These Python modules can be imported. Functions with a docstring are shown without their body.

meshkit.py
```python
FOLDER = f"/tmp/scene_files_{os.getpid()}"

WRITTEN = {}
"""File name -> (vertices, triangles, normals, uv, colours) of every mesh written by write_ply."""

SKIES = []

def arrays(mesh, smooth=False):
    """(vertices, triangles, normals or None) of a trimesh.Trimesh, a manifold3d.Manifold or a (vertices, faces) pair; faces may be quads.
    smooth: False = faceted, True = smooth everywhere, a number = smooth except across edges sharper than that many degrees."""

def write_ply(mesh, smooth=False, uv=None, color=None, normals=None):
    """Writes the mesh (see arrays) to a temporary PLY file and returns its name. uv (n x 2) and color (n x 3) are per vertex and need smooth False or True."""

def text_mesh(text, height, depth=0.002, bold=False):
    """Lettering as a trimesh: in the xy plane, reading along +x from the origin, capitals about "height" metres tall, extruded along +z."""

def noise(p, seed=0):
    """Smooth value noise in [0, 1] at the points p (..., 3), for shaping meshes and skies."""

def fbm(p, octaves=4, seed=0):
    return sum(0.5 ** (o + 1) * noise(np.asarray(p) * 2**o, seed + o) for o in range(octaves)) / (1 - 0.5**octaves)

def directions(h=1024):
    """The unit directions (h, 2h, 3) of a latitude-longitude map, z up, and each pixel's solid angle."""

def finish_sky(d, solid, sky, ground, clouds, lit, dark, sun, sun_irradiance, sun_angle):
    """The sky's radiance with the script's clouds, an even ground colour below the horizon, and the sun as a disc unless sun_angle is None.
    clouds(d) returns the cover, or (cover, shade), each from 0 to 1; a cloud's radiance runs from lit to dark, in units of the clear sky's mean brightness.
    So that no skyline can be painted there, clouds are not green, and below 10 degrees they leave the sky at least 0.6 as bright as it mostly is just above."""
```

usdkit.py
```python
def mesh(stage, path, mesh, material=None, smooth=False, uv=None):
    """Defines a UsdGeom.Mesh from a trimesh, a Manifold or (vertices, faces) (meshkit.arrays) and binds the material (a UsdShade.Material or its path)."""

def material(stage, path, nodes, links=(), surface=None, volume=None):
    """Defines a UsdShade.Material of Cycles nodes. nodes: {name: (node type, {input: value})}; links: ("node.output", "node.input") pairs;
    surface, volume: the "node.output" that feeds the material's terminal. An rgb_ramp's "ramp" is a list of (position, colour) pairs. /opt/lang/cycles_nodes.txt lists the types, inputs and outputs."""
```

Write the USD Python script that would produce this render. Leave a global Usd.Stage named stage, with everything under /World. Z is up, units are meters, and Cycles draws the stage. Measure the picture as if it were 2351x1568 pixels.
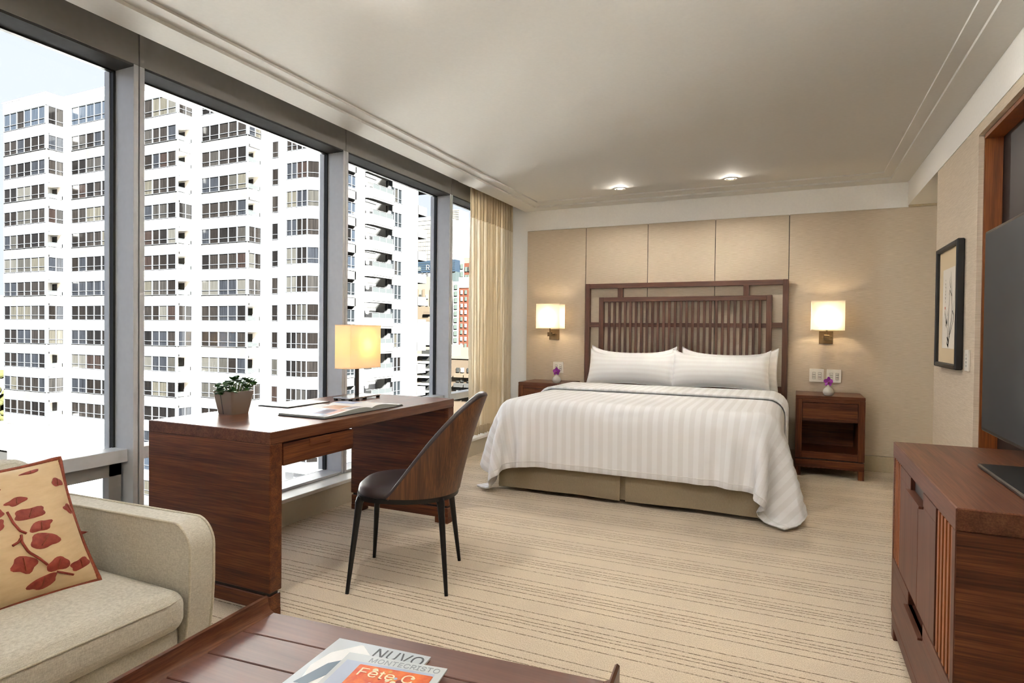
import math, random
import numpy as np, trimesh, usdkit, meshkit
from pxr import Usd, UsdGeom, UsdLux, UsdShade, Gf, Sdf
from shapely.geometry import Polygon, LineString, Point

stage = Usd.Stage.CreateInMemory()
UsdGeom.SetStageUpAxis(stage, 'Z')
UsdGeom.SetStageMetersPerUnit(stage, 1.0)
UsdGeom.Xform.Define(stage, '/World')
PI = math.pi
rng = random.Random(7)

# ---------------------------------------------------------------- camera, sky, sun, exposure
F, YAW, PITCH, ROLL = 1410.75, 0.430026, -0.0143326, 0.010333      # focal length in pixels of the 2351 px frame
cam = UsdGeom.Camera.Define(stage, '/World/camera')
cam.CreateHorizontalApertureAttr(36.0)
cam.CreateFocalLengthAttr(36.0 * F / 2351)
cam.CreateClippingRangeAttr(Gf.Vec2f(0.05, 3000))
cam.CreateFStopAttr(0.0)
cam.CreateExposureAttr(1.1)
_f = np.array([-math.sin(YAW), math.cos(YAW), 0]); _r = np.array([math.cos(YAW), math.sin(YAW), 0]); _u = np.array([0, 0, 1.0])
_f, _u = math.cos(PITCH) * _f + math.sin(PITCH) * _u, math.cos(PITCH) * _u - math.sin(PITCH) * _f
_r, _u = math.cos(ROLL) * _r + math.sin(ROLL) * _u, math.cos(ROLL) * _u - math.sin(ROLL) * _r
cam.AddTransformOp().Set(Gf.Matrix4d(*_r, 0, *_u, 0, *(-_f), 0, 0, 0, 1.2, 1))

dome = UsdLux.DomeLight.Define(stage, '/World/sky')
dome.CreateIntensityAttr(1.0)
dome.CreateColorAttr(Gf.Vec3f(0.143, 0.152, 0.178))
sun = UsdLux.DistantLight.Define(stage, '/World/sun')
sun.CreateIntensityAttr(42.0)
sun.CreateNormalizeAttr(True)
sun.CreateAngleAttr(9.0)
sun.CreateColorAttr(Gf.Vec3f(1.0, 0.985, 0.96))
_sd = np.array([0.62, -0.55, 0.62]); _sd /= np.linalg.norm(_sd)       # towards the sun: behind the room, over the right shoulder
_az = np.cross([0, 0, 1.0], _sd); _az /= np.linalg.norm(_az); _ay = np.cross(_sd, _az)
sun.AddTransformOp().Set(Gf.Matrix4d(*_az, 0, *_ay, 0, *_sd, 0, 0, 0, 0, 1))
DL_POWER = (1600.0, 1500.0, 300.0)           # spotlights: over the headboard, then the added fill ones out of view

# ---------------------------------------------------------------- helpers
def lin(*c):
    c = c[0] if len(c) == 1 else c
    return tuple(((x / 255) / 12.92 if x <= 10 else ((x / 255 + 0.055) / 1.055) ** 2.4) for x in c)

ORIG = {}
USED = {}
def numbered(parent, name):
    n = USED.get((parent, name), 0)
    USED[(parent, name)] = n + 1
    return name if n == 0 else f'{name}_{n:03d}'

def tag(prim, label=None, cat=None, group=None, kind=None):
    for k, v in (('label', label), ('category', cat), ('group', group), ('kind', kind)):
        if v: prim.SetCustomDataByKey(k, v)
    return prim

def thing(name, label, cat, loc=(0, 0, 0), rotz=0.0, group=None, kind=None):
    path = '/World/' + numbered('/World', name)
    x = UsdGeom.Xform.Define(stage, path)
    if any(loc): x.AddTranslateOp().Set(Gf.Vec3d(*[float(v) for v in loc]))
    if rotz: x.AddRotateZOp().Set(float(rotz))
    tag(x.GetPrim(), label, cat, group, kind)
    ORIG[path] = np.array(loc, float)
    return path

def struct(name, label=None):
    path = '/World/' + numbered('/World', name)
    x = UsdGeom.Xform.Define(stage, path)
    tag(x.GetPrim(), label, None, None, 'structure')
    ORIG[path] = np.zeros(3)
    return path

def part(parent, name, mesh, m, smooth=False, label=None, kind=None, uv=None, local=False):
    """One Mesh under a thing or a part; coordinates are world ones unless local."""
    v, f, n = meshkit.arrays(mesh, smooth if uv is None else False)
    base = ORIG[parent]
    path = parent + '/' + numbered(parent, name)
    if not local and base.any():
        v = v - base
    mp = usdkit.mesh(stage, path, (v, f), M[m] if isinstance(m, str) else m, smooth=False if uv is None else False, uv=uv)
    if n is not None:
        mp.CreateNormalsAttr([Gf.Vec3f(*map(float, q)) for q in n]) if len(n) < 1 else mp.CreateNormalsAttr(Vt_from(n))
        mp.SetNormalsInterpolation('vertex')
    if uv is not None:
        vv, ff, nn = meshkit.arrays((v, f), True)
        mp.CreateNormalsAttr(Vt_from(nn)); mp.SetNormalsInterpolation('vertex')
    ORIG[path] = base
    tag(mp.GetPrim(), label, None, None, kind)
    return path

def Vt_from(n):
    from pxr import Vt
    return Vt.Vec3fArray.FromNumpy(np.ascontiguousarray(n, np.float32))

def solo(name, mesh, m, label, cat, smooth=False, group=None, kind=None):
    """A thing that is one mesh."""
    v, f, n = meshkit.arrays(mesh, smooth)
    path = '/World/' + numbered('/World', name)
    mp = usdkit.mesh(stage, path, (v, f), M[m])
    if n is not None:
        mp.CreateNormalsAttr(Vt_from(n)); mp.SetNormalsInterpolation('vertex')
    ORIG[path] = np.zeros(3)
    tag(mp.GetPrim(), label, cat, group, kind)
    return path

def copy_of(src, name, label, loc, rotz=0.0, group=None):
    s = stage.GetPrimAtPath(src); was = s.GetCustomData()
    path = '/World/' + numbered('/World', name)
    x = UsdGeom.Xform.Define(stage, path)
    x.GetPrim().GetReferences().AddInternalReference(src)
    x.GetPrim().SetInstanceable(True)
    x.ClearXformOpOrder()
    x.AddTranslateOp().Set(Gf.Vec3d(*[float(v) for v in loc]))
    if rotz: x.AddRotateZOp().Set(float(rotz))
    tag(x.GetPrim(), label, was['category'], group or was.get('group'))
    return path

# mesh builders: every one returns (vertices, triangles)
_BF = np.array([[0,2,1],[1,2,3],[4,5,6],[5,7,6],[0,1,4],[1,5,4],[2,6,3],[3,6,7],[0,4,2],[2,4,6],[1,3,5],[3,7,5]])
def box(x0, x1, y0, y1, z0, z1):
    v = np.array([[x, y, z] for z in (z0, z1) for y in (y0, y1) for x in (x0, x1)], float)
    return v, _BF
def cbox(x0, x1, y0, y1, z0, z1, b=0.003):
    """A box with chamfered edges."""
    if x0 > x1: x0, x1 = x1, x0
    b = min(b, (x1 - x0) * .45, (y1 - y0) * .45, (z1 - z0) * .45)
    P = []
    for x, sx in ((x0, 1), (x1, -1)):
        for y, sy in ((y0, 1), (y1, -1)):
            for z, sz in ((z0, 1), (z1, -1)):
                P += [(x, y + sy * b, z + sz * b), (x + sx * b, y, z + sz * b), (x + sx * b, y + sy * b, z)]
    m = trimesh.convex.convex_hull(np.array(P))
    return np.array(m.vertices), np.array(m.faces)
def rbox(x0, x1, y0, y1, z0, z1, r, n=6):
    """A box with rounded edges."""
    r = min(r, (x1 - x0) * .499, (y1 - y0) * .499, (z1 - z0) * .499)
    s = trimesh.creation.icosphere(2, r).vertices if n < 7 else trimesh.creation.icosphere(3, r).vertices
    P = [s + (x, y, z) for x in (x0 + r, x1 - r) for y in (y0 + r, y1 - r) for z in (z0 + r, z1 - r)]
    m = trimesh.convex.convex_hull(np.vstack(P))
    return np.array(m.vertices), np.array(m.faces)
def join(*ms):
    V, Fc, n = [], [], 0
    for m in ms:
        v, f = (np.array(m.vertices), np.array(m.faces)) if hasattr(m, 'vertices') else m[:2]
        V.append(v); Fc.append(np.asarray(f) + n); n += len(v)
    return np.vstack(V), np.vstack(Fc)
def move(m, d):
    return np.asarray(m[0]) + np.array(d, float), m[1]
def rot(m, ang, axis='z', c=(0, 0, 0)):
    a = math.radians(ang); co, si = math.cos(a), math.sin(a)
    R = {'z': [[co, -si, 0], [si, co, 0], [0, 0, 1]], 'x': [[1, 0, 0], [0, co, -si], [0, si, co]], 'y': [[co, 0, si], [0, 1, 0], [-si, 0, co]]}[axis]
    return (np.asarray(m[0]) - c) @ np.array(R).T + c, m[1]
def tube(pts, r, sides=10, closed=False, cap=True):
    p = np.asarray(pts, float); n = len(p)
    t = (np.roll(p, -1, 0) - np.roll(p, 1, 0)) if closed else np.gradient(p, axis=0)
    t /= np.linalg.norm(t, axis=1, keepdims=True) + 1e-12
    ref = np.array([0, 0, 1.0]) if abs(t[0][2]) < .9 else np.array([1.0, 0, 0])
    a = np.cross(t[0], ref); a /= np.linalg.norm(a); A = [a]
    for i in range(1, n):
        a = A[-1] - t[i] * (A[-1] @ t[i]); a /= np.linalg.norm(a) + 1e-12; A.append(a)
    A = np.array(A); B = np.cross(t, A); ang = np.arange(sides) * 2 * PI / sides
    R = np.broadcast_to(np.asarray(r, float), (n,))
    v = p[:, None] + R[:, None, None] * (np.cos(ang)[None, :, None] * A[:, None] + np.sin(ang)[None, :, None] * B[:, None])
    v = v.reshape(-1, 3); f = []
    m = n if closed else n - 1
    for i in range(m):
        k = (i + 1) % n
        for j in range(sides):
            q = (j + 1) % sides
            f += [[i * sides + j, i * sides + q, k * sides + q], [i * sides + j, k * sides + q, k * sides + j]]
    if cap and not closed:
        v = np.vstack([v, p[0], p[-1]]); c0, c1 = len(v) - 2, len(v) - 1
        for j in range(sides):
            q = (j + 1) % sides
            f += [[c0, q, j], [c1, (n - 1) * sides + j, (n - 1) * sides + q]]
    return v, np.array(f)
def lathe(profile, sides=32, c=(0, 0, 0)):
    p = np.asarray(profile, float); ang = np.arange(sides) * 2 * PI / sides; n = len(p)
    v = np.stack([p[:, :1] * np.cos(ang), p[:, :1] * np.sin(ang), np.repeat(p[:, 1:2], sides, 1)], -1).reshape(-1, 3) + c
    f = []
    for i in range(n - 1):
        for j in range(sides):
            q = (j + 1) % sides
            f += [[i * sides + j, i * sides + q, (i + 1) * sides + q], [i * sides + j, (i + 1) * sides + q, (i + 1) * sides + j]]
    return v, np.array(f)
def prism(poly, h0, h1, plane='xy'):
    """A 2-D outline extruded from h0 to h1 along the third axis."""
    g = poly if hasattr(poly, 'exterior') else Polygon(poly)
    m = trimesh.creation.extrude_polygon(g, h1 - h0, engine='earcut')
    v = np.array(m.vertices); v[:, 2] += h0; f = np.array(m.faces)
    if plane == 'xz': v = v[:, [0, 2, 1]]; f = f[:, ::-1]
    if plane == 'yz': v = v[:, [2, 0, 1]]
    return v, f
def grid_faces(nu, nv, flip=False):
    i, j = np.meshgrid(np.arange(nu - 1), np.arange(nv - 1), indexing='ij')
    a = (i * nv + j).ravel(); b = a + nv
    f = np.vstack([np.stack([a, b, b + 1], 1), np.stack([a, b + 1, a + 1], 1)])
    return f[:, ::-1] if flip else f
def sheet(P, th=0.0):
    """A (nu, nv, 3) grid of points as a surface; th gives it thickness against its normals."""
    nu, nv = P.shape[:2]; v = P.reshape(-1, 3); f = grid_faces(nu, nv)
    if th == 0: return v, f
    m = trimesh.Trimesh(v, f, process=False); nrm = np.array(m.vertex_normals)
    w = v - nrm * th; n = len(v)
    ring = [i * nv for i in range(nu)] + [(nu - 1) * nv + j for j in range(1, nv)] + [i * nv + nv - 1 for i in range(nu - 2, -1, -1)] + [j for j in range(nv - 2, 0, -1)]
    s = []
    for k in range(len(ring)):
        a, b = ring[k], ring[(k + 1) % len(ring)]
        s += [[a, b + n, b], [a, a + n, b + n]]
    s = np.array(s)
    # orient the rim outwards
    c = v.mean(0); t = s[0]; vv = np.vstack([v, w])
    if np.cross(vv[t[1]] - vv[t[0]], vv[t[2]] - vv[t[0]]) @ (vv[t].mean(0) - c) < 0: s = s[:, ::-1]
    return vv, np.vstack([f, f[:, ::-1] + n, s])
def smoothstep(x): x = np.clip(x, 0, 1); return x * x * (3 - 2 * x)
# ---------------------------------------------------------------- materials
M = {}
def mat(name, nodes, links=(), surface='p.BSDF'):
    M[name] = usdkit.material(stage, '/World/Looks/' + name, nodes, links, surface=surface)
    return M[name]
def plain(name, col, rough=0.5, metal=0.0, spec=0.5, coat=0.0, **kw):
    mat(name, {'p': ('principled_bsdf', {'base_color': col, 'roughness': rough, 'metallic': metal, 'specular_ior_level': spec, 'coat_weight': coat, **kw})})
def wood(name, dark, mid, light, grain='x', rough=0.32, scale=1.0, bump=0.12, spec=0.5):
    s = {'x': (1.6, 26, 26), 'y': (26, 1.6, 26), 'z': (26, 26, 1.6)}[grain]
    s2 = {'x': (5, 220, 220), 'y': (220, 5, 220), 'z': (220, 220, 5)}[grain]
    mat(name, {'g': ('geometry', {}),
               'm': ('mapping', {'scale': tuple(k * scale for k in s)}), 'm2': ('mapping', {'scale': tuple(k * scale for k in s2)}),
               'n': ('noise_texture', {'scale': 1.0, 'detail': 5.0, 'roughness': 0.6, 'distortion': 0.4}),
               'n2': ('noise_texture', {'scale': 1.0, 'detail': 3.0, 'roughness': 0.6}),
               'mx': ('mix_float', {'fac': 0.5}),
               'r': ('rgb_ramp', {'ramp': [(0.33, dark), (0.5, mid), (0.68, light)]}),
               'b': ('bump', {'strength': bump, 'distance': 0.002}),
               'p': ('principled_bsdf', {'roughness': rough, 'specular_ior_level': spec})},
        [('g.position', 'm.vector'), ('g.position', 'm2.vector'), ('m.vector', 'n.vector'), ('m2.vector', 'n2.vector'), ('n.fac', 'mx.a'), ('n2.fac', 'mx.b'),
         ('mx.result', 'r.fac'), ('r.color', 'p.base_color'), ('n2.fac', 'b.height'), ('b.normal', 'p.normal')])
D1, D2, D3 = lin(52, 24, 11), lin(86, 45, 22), lin(124, 72, 38)
for ax in 'xyz':
    wood('wood_' + ax, D1, D2, D3, ax, rough=0.5, spec=0.28, bump=0.06)
wood('wood_top_y', lin(66, 36, 22), lin(92, 55, 37), lin(116, 74, 52), 'y', rough=0.3, bump=0.1, spec=0.25)
wood('wood_top_x', lin(66, 36, 22), lin(92, 55, 37), lin(116, 74, 52), 'x', rough=0.3, bump=0.1, spec=0.25)
wood('walnut_z', lin(46, 26, 14), lin(84, 50, 28), lin(122, 78, 44), 'z', rough=0.45, scale=0.9)
wood('headboard_x', lin(52, 28, 18), lin(82, 49, 33), lin(108, 68, 47), 'x', rough=0.45)
wood('headboard_z', lin(52, 28, 18), lin(82, 49, 33), lin(108, 68, 47), 'z', rough=0.45)
wood('console_y', lin(58, 28, 16), lin(80, 43, 27), lin(98, 57, 38), 'y', rough=0.5, spec=0.25, scale=.7, bump=0.03)
wood('console_z', lin(58, 28, 16), lin(80, 43, 27), lin(98, 57, 38), 'z', rough=0.5, spec=0.25, scale=.7, bump=0.03)
wood('slat_z', lin(92, 46, 20), lin(128, 70, 34), lin(150, 86, 44), 'z', rough=0.5, spec=.25)
wood('table_x', lin(84, 50, 38), lin(98, 61, 48), lin(110, 71, 56), 'x', rough=0.42, bump=0.02, scale=0.4, spec=0.6)
wood('jamb_z', lin(84, 42, 14), lin(124, 66, 26), lin(150, 86, 38), 'z', rough=0.4)
wood('door_z', lin(110, 62, 20), lin(178, 112, 44), lin(204, 142, 66), 'z', rough=0.4, scale=0.6)
wood('door_y', lin(60, 30, 8), lin(178, 112, 44), lin(204, 142, 66), 'y', rough=0.4, scale=0.35)
plain('wood_black', lin(24, 12, 7), 0.5)

def noisy(name, c0, c1, scale=40.0, rough=0.6, bump=0.0, dist=0.002, metal=0.0, stretch=(1, 1, 1), spec=0.4, detail=3.0, **kw):
    mat(name, {'g': ('geometry', {}), 'm': ('mapping', {'scale': stretch}), 'n': ('noise_texture', {'scale': scale, 'detail': detail, 'roughness': 0.6}),
               'r': ('rgb_ramp', {'ramp': [(0.3, c0), (0.7, c1)]}), 'b': ('bump', {'strength': bump, 'distance': dist}),
               'p': ('principled_bsdf', {'roughness': rough, 'metallic': metal, 'specular_ior_level': spec, **kw})},
        [('g.position', 'm.vector'), ('m.vector', 'n.vector'), ('n.fac', 'r.fac'), ('r.color', 'p.base_color'), ('n.fac', 'b.height'), ('b.normal', 'p.normal')])
noisy('ceiling_paint', lin(214, 212, 207), lin(218, 216, 211), 60, 0.85, 0.02)
noisy('white_paint', lin(242, 240, 235), lin(246, 244, 239), 60, 0.7, 0.02)
noisy('sill_paint', lin(196, 186, 164), lin(200, 190, 168), 60, 0.5)
noisy('sill_top', lin(238, 236, 230), lin(242, 240, 235), 60, 0.4)
# woven wallpaper: thin horizontal threads
noisy('wallpaper', lin(184, 168, 146), lin(208, 193, 172), 1.0, 0.8, 0.35, 0.002, stretch=(14, 14, 420), detail=4.0)
noisy('wallpaper_art', lin(192, 176, 154), lin(216, 202, 182), 1.0, 0.8, 0.35, 0.002, stretch=(14, 14, 420), detail=4.0)
noisy('skirting', lin(176, 160, 132), lin(182, 166, 138), 50, 0.6)
noisy('frame_grey', lin(190, 192, 195), lin(195, 197, 200), 30, 0.45, metal=0.15)
noisy('frame_dark', lin(134, 131, 128), lin(138, 135, 132), 30, 0.5, metal=0.2)
noisy('head_grey', lin(70, 71, 72), lin(73, 74, 75), 30, 0.9, spec=0.0)
plain('gasket', lin(22, 24, 26), 0.6)
plain('black_metal', lin(20, 18, 17), 0.42, 0.3)
plain('brass', lin(112, 94, 68), 0.36, 0.85)
plain('chrome', lin(200, 200, 200), 0.18, 0.9)
plain('black_gloss', lin(14, 14, 15), 0.22)
plain('black_frame', lin(16, 15, 15), 0.5)
plain('tv_screen', lin(36, 36, 37), 0.55, spec=0.12)
plain('plate_white', lin(226, 222, 212), 0.4)
plain('button_grey', lin(196, 192, 183), 0.5)
plain('print_dark', lin(60, 58, 56), 0.6)
mat('frosted', {'d': ('diffuse_bsdf', {'color': lin(176, 196, 184)}), 'l': ('translucent_bsdf', {'color': lin(196, 214, 202)}), 'a': ('mix_closure', {'fac': 0.6})}, [('d.BSDF', 'a.closure1'), ('l.BSDF', 'a.closure2')], surface='a.closure')
plain('mat_board', lin(214, 194, 160), 0.9)
plain('rice_paper', lin(226, 218, 205), 0.9)
plain('ink', lin(70, 64, 48), 0.9)
plain('ink_pale', lin(150, 144, 112), 0.9)
plain('seal_red', lin(190, 90, 60), 0.9)
plain('vase_glaze', lin(196, 192, 182), 0.16, coat=0.4)
plain('orchid', lin(134, 20, 138), 0.5, subsurface_weight=0.0)
plain('orchid_lip', lin(104, 12, 70), 0.5)
plain('stem_green', lin(96, 120, 60), 0.5)
plain('planter', lin(150, 134, 118), 0.28, 0.55)
plain('soil', lin(70, 56, 36), 0.95)
plain('paper', lin(226, 226, 224), 0.5)
plain('paper_edge', lin(150, 152, 146), 0.8)
plain('cover_black', lin(30, 28, 28), 0.5)
plain('cover_grey', lin(196, 202, 206), 0.22, coat=0.5)
plain('cover_silver', lin(206, 211, 212), 0.22, coat=0.5)
plain('cover_blue', lin(176, 186, 206), 0.3, coat=0.3)
plain('print_blue', lin(150, 170, 205), 0.4)
plain('print_grey', lin(140, 144, 156), 0.4)
plain('print_brown', lin(186, 140, 106), 0.4)
plain('print_rose', lin(214, 176, 166), 0.4)
plain('print_white', lin(236, 236, 234), 0.35)
plain('title_dark', lin(44, 46, 50), 0.4)
plain('title_silver', lin(158, 164, 168), 0.3, 0.4)
plain('title_cream', lin(250, 226, 190), 0.4)
plain('print_slate', lin(70, 92, 112), 0.35)
noisy('print_orange', lin(196, 66, 22), lin(222, 118, 44), 40, 0.35)
plain('print_ochre', lin(206, 150, 60), 0.4)
plain('print_cream', lin(224, 214, 180), 0.4)
noisy('leather', lin(44, 34, 35), lin(50, 39, 40), 300, 0.42, 0.08, 0.0008, spec=0.5)
noisy('bedskirt', lin(134, 120, 96), lin(144, 130, 105), 1.0, 0.9, 0.2, 0.001, stretch=(300, 300, 60))
noisy('hem_fabric', lin(128, 114, 92), lin(136, 122, 99), 200, 0.9)
# linen upholstery: two crossing threads
def weave(name, c0, c1, f=340.0, rough=0.9):
    mat(name, {'g': ('geometry', {}), 'm1': ('mapping', {'scale': (f, f, f * .16)}), 'm2': ('mapping', {'scale': (f * .16, f * .16, f)}),
               'n1': ('noise_texture', {'scale': 1.0, 'detail': 2.0}), 'n2': ('noise_texture', {'scale': 1.0, 'detail': 2.0}),
               'mx': ('mix_float', {'fac': 0.5}), 'r': ('rgb_ramp', {'ramp': [(0.36, c0), (0.64, c1)]}), 'b': ('bump', {'strength': 0.35, 'distance': 0.0015}),
               'p': ('principled_bsdf', {'roughness': rough, 'specular_ior_level': 0.15, 'sheen_weight': 0.15})},
        [('g.position', 'm1.vector'), ('g.position', 'm2.vector'), ('m1.vector', 'n1.vector'), ('m2.vector', 'n2.vector'), ('n1.fac', 'mx.a'), ('n2.fac', 'mx.b'),
         ('mx.result', 'r.fac'), ('r.color', 'p.base_color'), ('mx.result', 'b.height'), ('b.normal', 'p.normal')])
weave('linen', lin(182, 175, 159), lin(214, 208, 193), 620)
weave('linen_piping', lin(186, 178, 158), lin(212, 204, 184))
noisy('cushion_silk', lin(206, 176, 134), lin(216, 188, 146), 8, 0.55, 0.15, 0.004, stretch=(1, 2, 8))
noisy('leaf_red', lin(126, 42, 30), lin(150, 62, 46), 60, 0.6, 0.4, 0.003)
noisy('piping_red', lin(112, 44, 22), lin(140, 64, 34), 120, 0.55, 0.3)
# satin stripe bed linen: stripes run along the sheet (first texture coordinate)
def satin(name, axis, freq, c0=lin(235, 233, 231), c1=lin(243, 242, 241)):
    mat(name, {'uv': ('uvmap', {'attribute': 'st'}), 's': ('separate_xyz', {}), 'k': ('math', {'math_type': 'multiply', 'value2': freq}), 'fr': ('math', {'math_type': 'fraction'}),
               'r': ('rgb_ramp', {'ramp': [(0.0, c0), (0.46, c0), (0.5, c1), (0.96, c1), (1.0, c0)]}), 'rr': ('rgb_ramp', {'ramp': [(0.0, (.75,) * 3), (0.46, (.75,) * 3), (0.5, (.45,) * 3), (0.96, (.45,) * 3), (1.0, (.75,) * 3)]}),
               'p': ('principled_bsdf', {'roughness': 0.6, 'specular_ior_level': 0.3, 'sheen_weight': 0.1})},
        [('uv.UV', 's.vector'), (f's.{axis}', 'k.value1'), ('k.value', 'fr.value1'), ('fr.value', 'r.fac'), ('fr.value', 'rr.fac'), ('r.color', 'p.base_color'), ('rr.color', 'p.roughness')])
satin('satin', 'x', 1 / 0.069)
satin('satin_pillow', 'y', 1 / 0.05, lin(241, 239, 237), lin(245, 244, 242))
plain('white_cotton', lin(239, 237, 234), 0.75, spec=0.2)
# carpet: cut pile with tufted grooves that run across the room, in groups of six
_gro = [0.0, 0.051, 0.087, 0.1105, 0.143, 0.1935]; _per = 0.307
_ramp = [(0, (0, 0, 0))]
for g in _gro:
    c = (g + 0.02) / _per
    _ramp += [(c - 0.011, (0, 0, 0)), (c - 0.004, (1, 1, 1)), (c + 0.004, (1, 1, 1)), (c + 0.011, (0, 0, 0))]
_ramp += [(1, (0, 0, 0))]
mat('carpet', {'g': ('geometry', {}), 's': ('separate_xyz', {}), 'wob': ('noise_texture', {'scale': 9.0, 'detail': 2.0}), 'wm': ('math', {'math_type': 'multiply_add', 'value2': 0.006, 'value3': -0.003 - (2.229 - 0.02 - 0.307 * 60)}),
               'ad': ('math', {'math_type': 'add'}), 'dv': ('math', {'math_type': 'multiply', 'value2': 1 / _per}), 'fr': ('math', {'math_type': 'fraction'}), 'gr': ('rgb_ramp', {'ramp': _ramp}),
               'md': ('mapping', {'scale': (95, 60, 1)}), 'dash': ('noise_texture', {'scale': 1.0, 'detail': 1.0}), 'dr': ('rgb_ramp', {'ramp': [(0.36, (0.25,) * 3), (0.56, (1, 1, 1))]}), 'gm': ('math', {'math_type': 'multiply'}),
               'mp': ('mapping', {'scale': (330, 150, 1)}), 'pile': ('noise_texture', {'scale': 1.0, 'detail': 3.0, 'roughness': 0.7}), 'blot': ('noise_texture', {'scale': 5.0, 'detail': 3.0}),
               'c1': ('rgb_ramp', {'ramp': [(0.28, lin(184, 165, 139)), (0.5, lin(216, 198, 172)), (0.72, lin(238, 223, 199))]}), 'cb': ('rgb_ramp', {'ramp': [(0.3, (0.93, 0.93, 0.95)), (0.7, (1, 1, 1))]}), 'mb': ('mix_color', {'blend_type': 'multiply', 'fac': 1.0}),
               'mx': ('mix_color', {'b': lin(118, 98, 70)}), 'h': ('math', {'math_type': 'multiply_add', 'value2': -2.2}), 'b': ('bump', {'strength': 0.6, 'distance': 0.004}),
               'p': ('principled_bsdf', {'roughness': 0.95, 'specular_ior_level': 0.05, 'sheen_weight': 0.1})},
    [('g.position', 's.vector'), ('g.position', 'wob.vector'), ('wob.fac', 'wm.value1'), ('s.y', 'ad.value1'), ('wm.value', 'ad.value2'), ('ad.value', 'dv.value1'), ('dv.value', 'fr.value1'), ('fr.value', 'gr.fac'),
     ('g.position', 'md.vector'), ('md.vector', 'dash.vector'), ('dash.fac', 'dr.fac'), ('gr.color', 'gm.value1'), ('dr.color', 'gm.value2'),
     ('g.position', 'mp.vector'), ('mp.vector', 'pile.vector'), ('pile.fac', 'c1.fac'), ('g.position', 'blot.vector'), ('blot.fac', 'cb.fac'), ('c1.color', 'mb.a'), ('cb.color', 'mb.b'),
     ('mb.result', 'mx.a'), ('gm.value', 'mx.fac'), ('mx.result', 'p.base_color'), ('gm.value', 'h.value1'), ('pile.fac', 'h.value3'), ('h.value', 'b.height'), ('b.normal', 'p.normal')])
# window glass: clear, with a Fresnel reflection
mat('glass', {'lw': ('layer_weight', {'blend': 0.5}), 'pw': ('math', {'math_type': 'power', 'value2': 5.0}), 'f': ('math', {'math_type': 'multiply_add', 'value2': 0.5, 'value3': 0.02}), 't': ('transparent_bsdf', {'color': (0.97, 0.985, 0.98)}), 'g': ('glossy_bsdf', {'roughness': 0.0}), 'x': ('mix_closure', {})},
    [('lw.facing', 'pw.value1'), ('pw.value', 'f.value1'), ('f.value', 'x.fac'), ('t.BSDF', 'x.closure1'), ('g.BSDF', 'x.closure2')], surface='x.closure')
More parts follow.
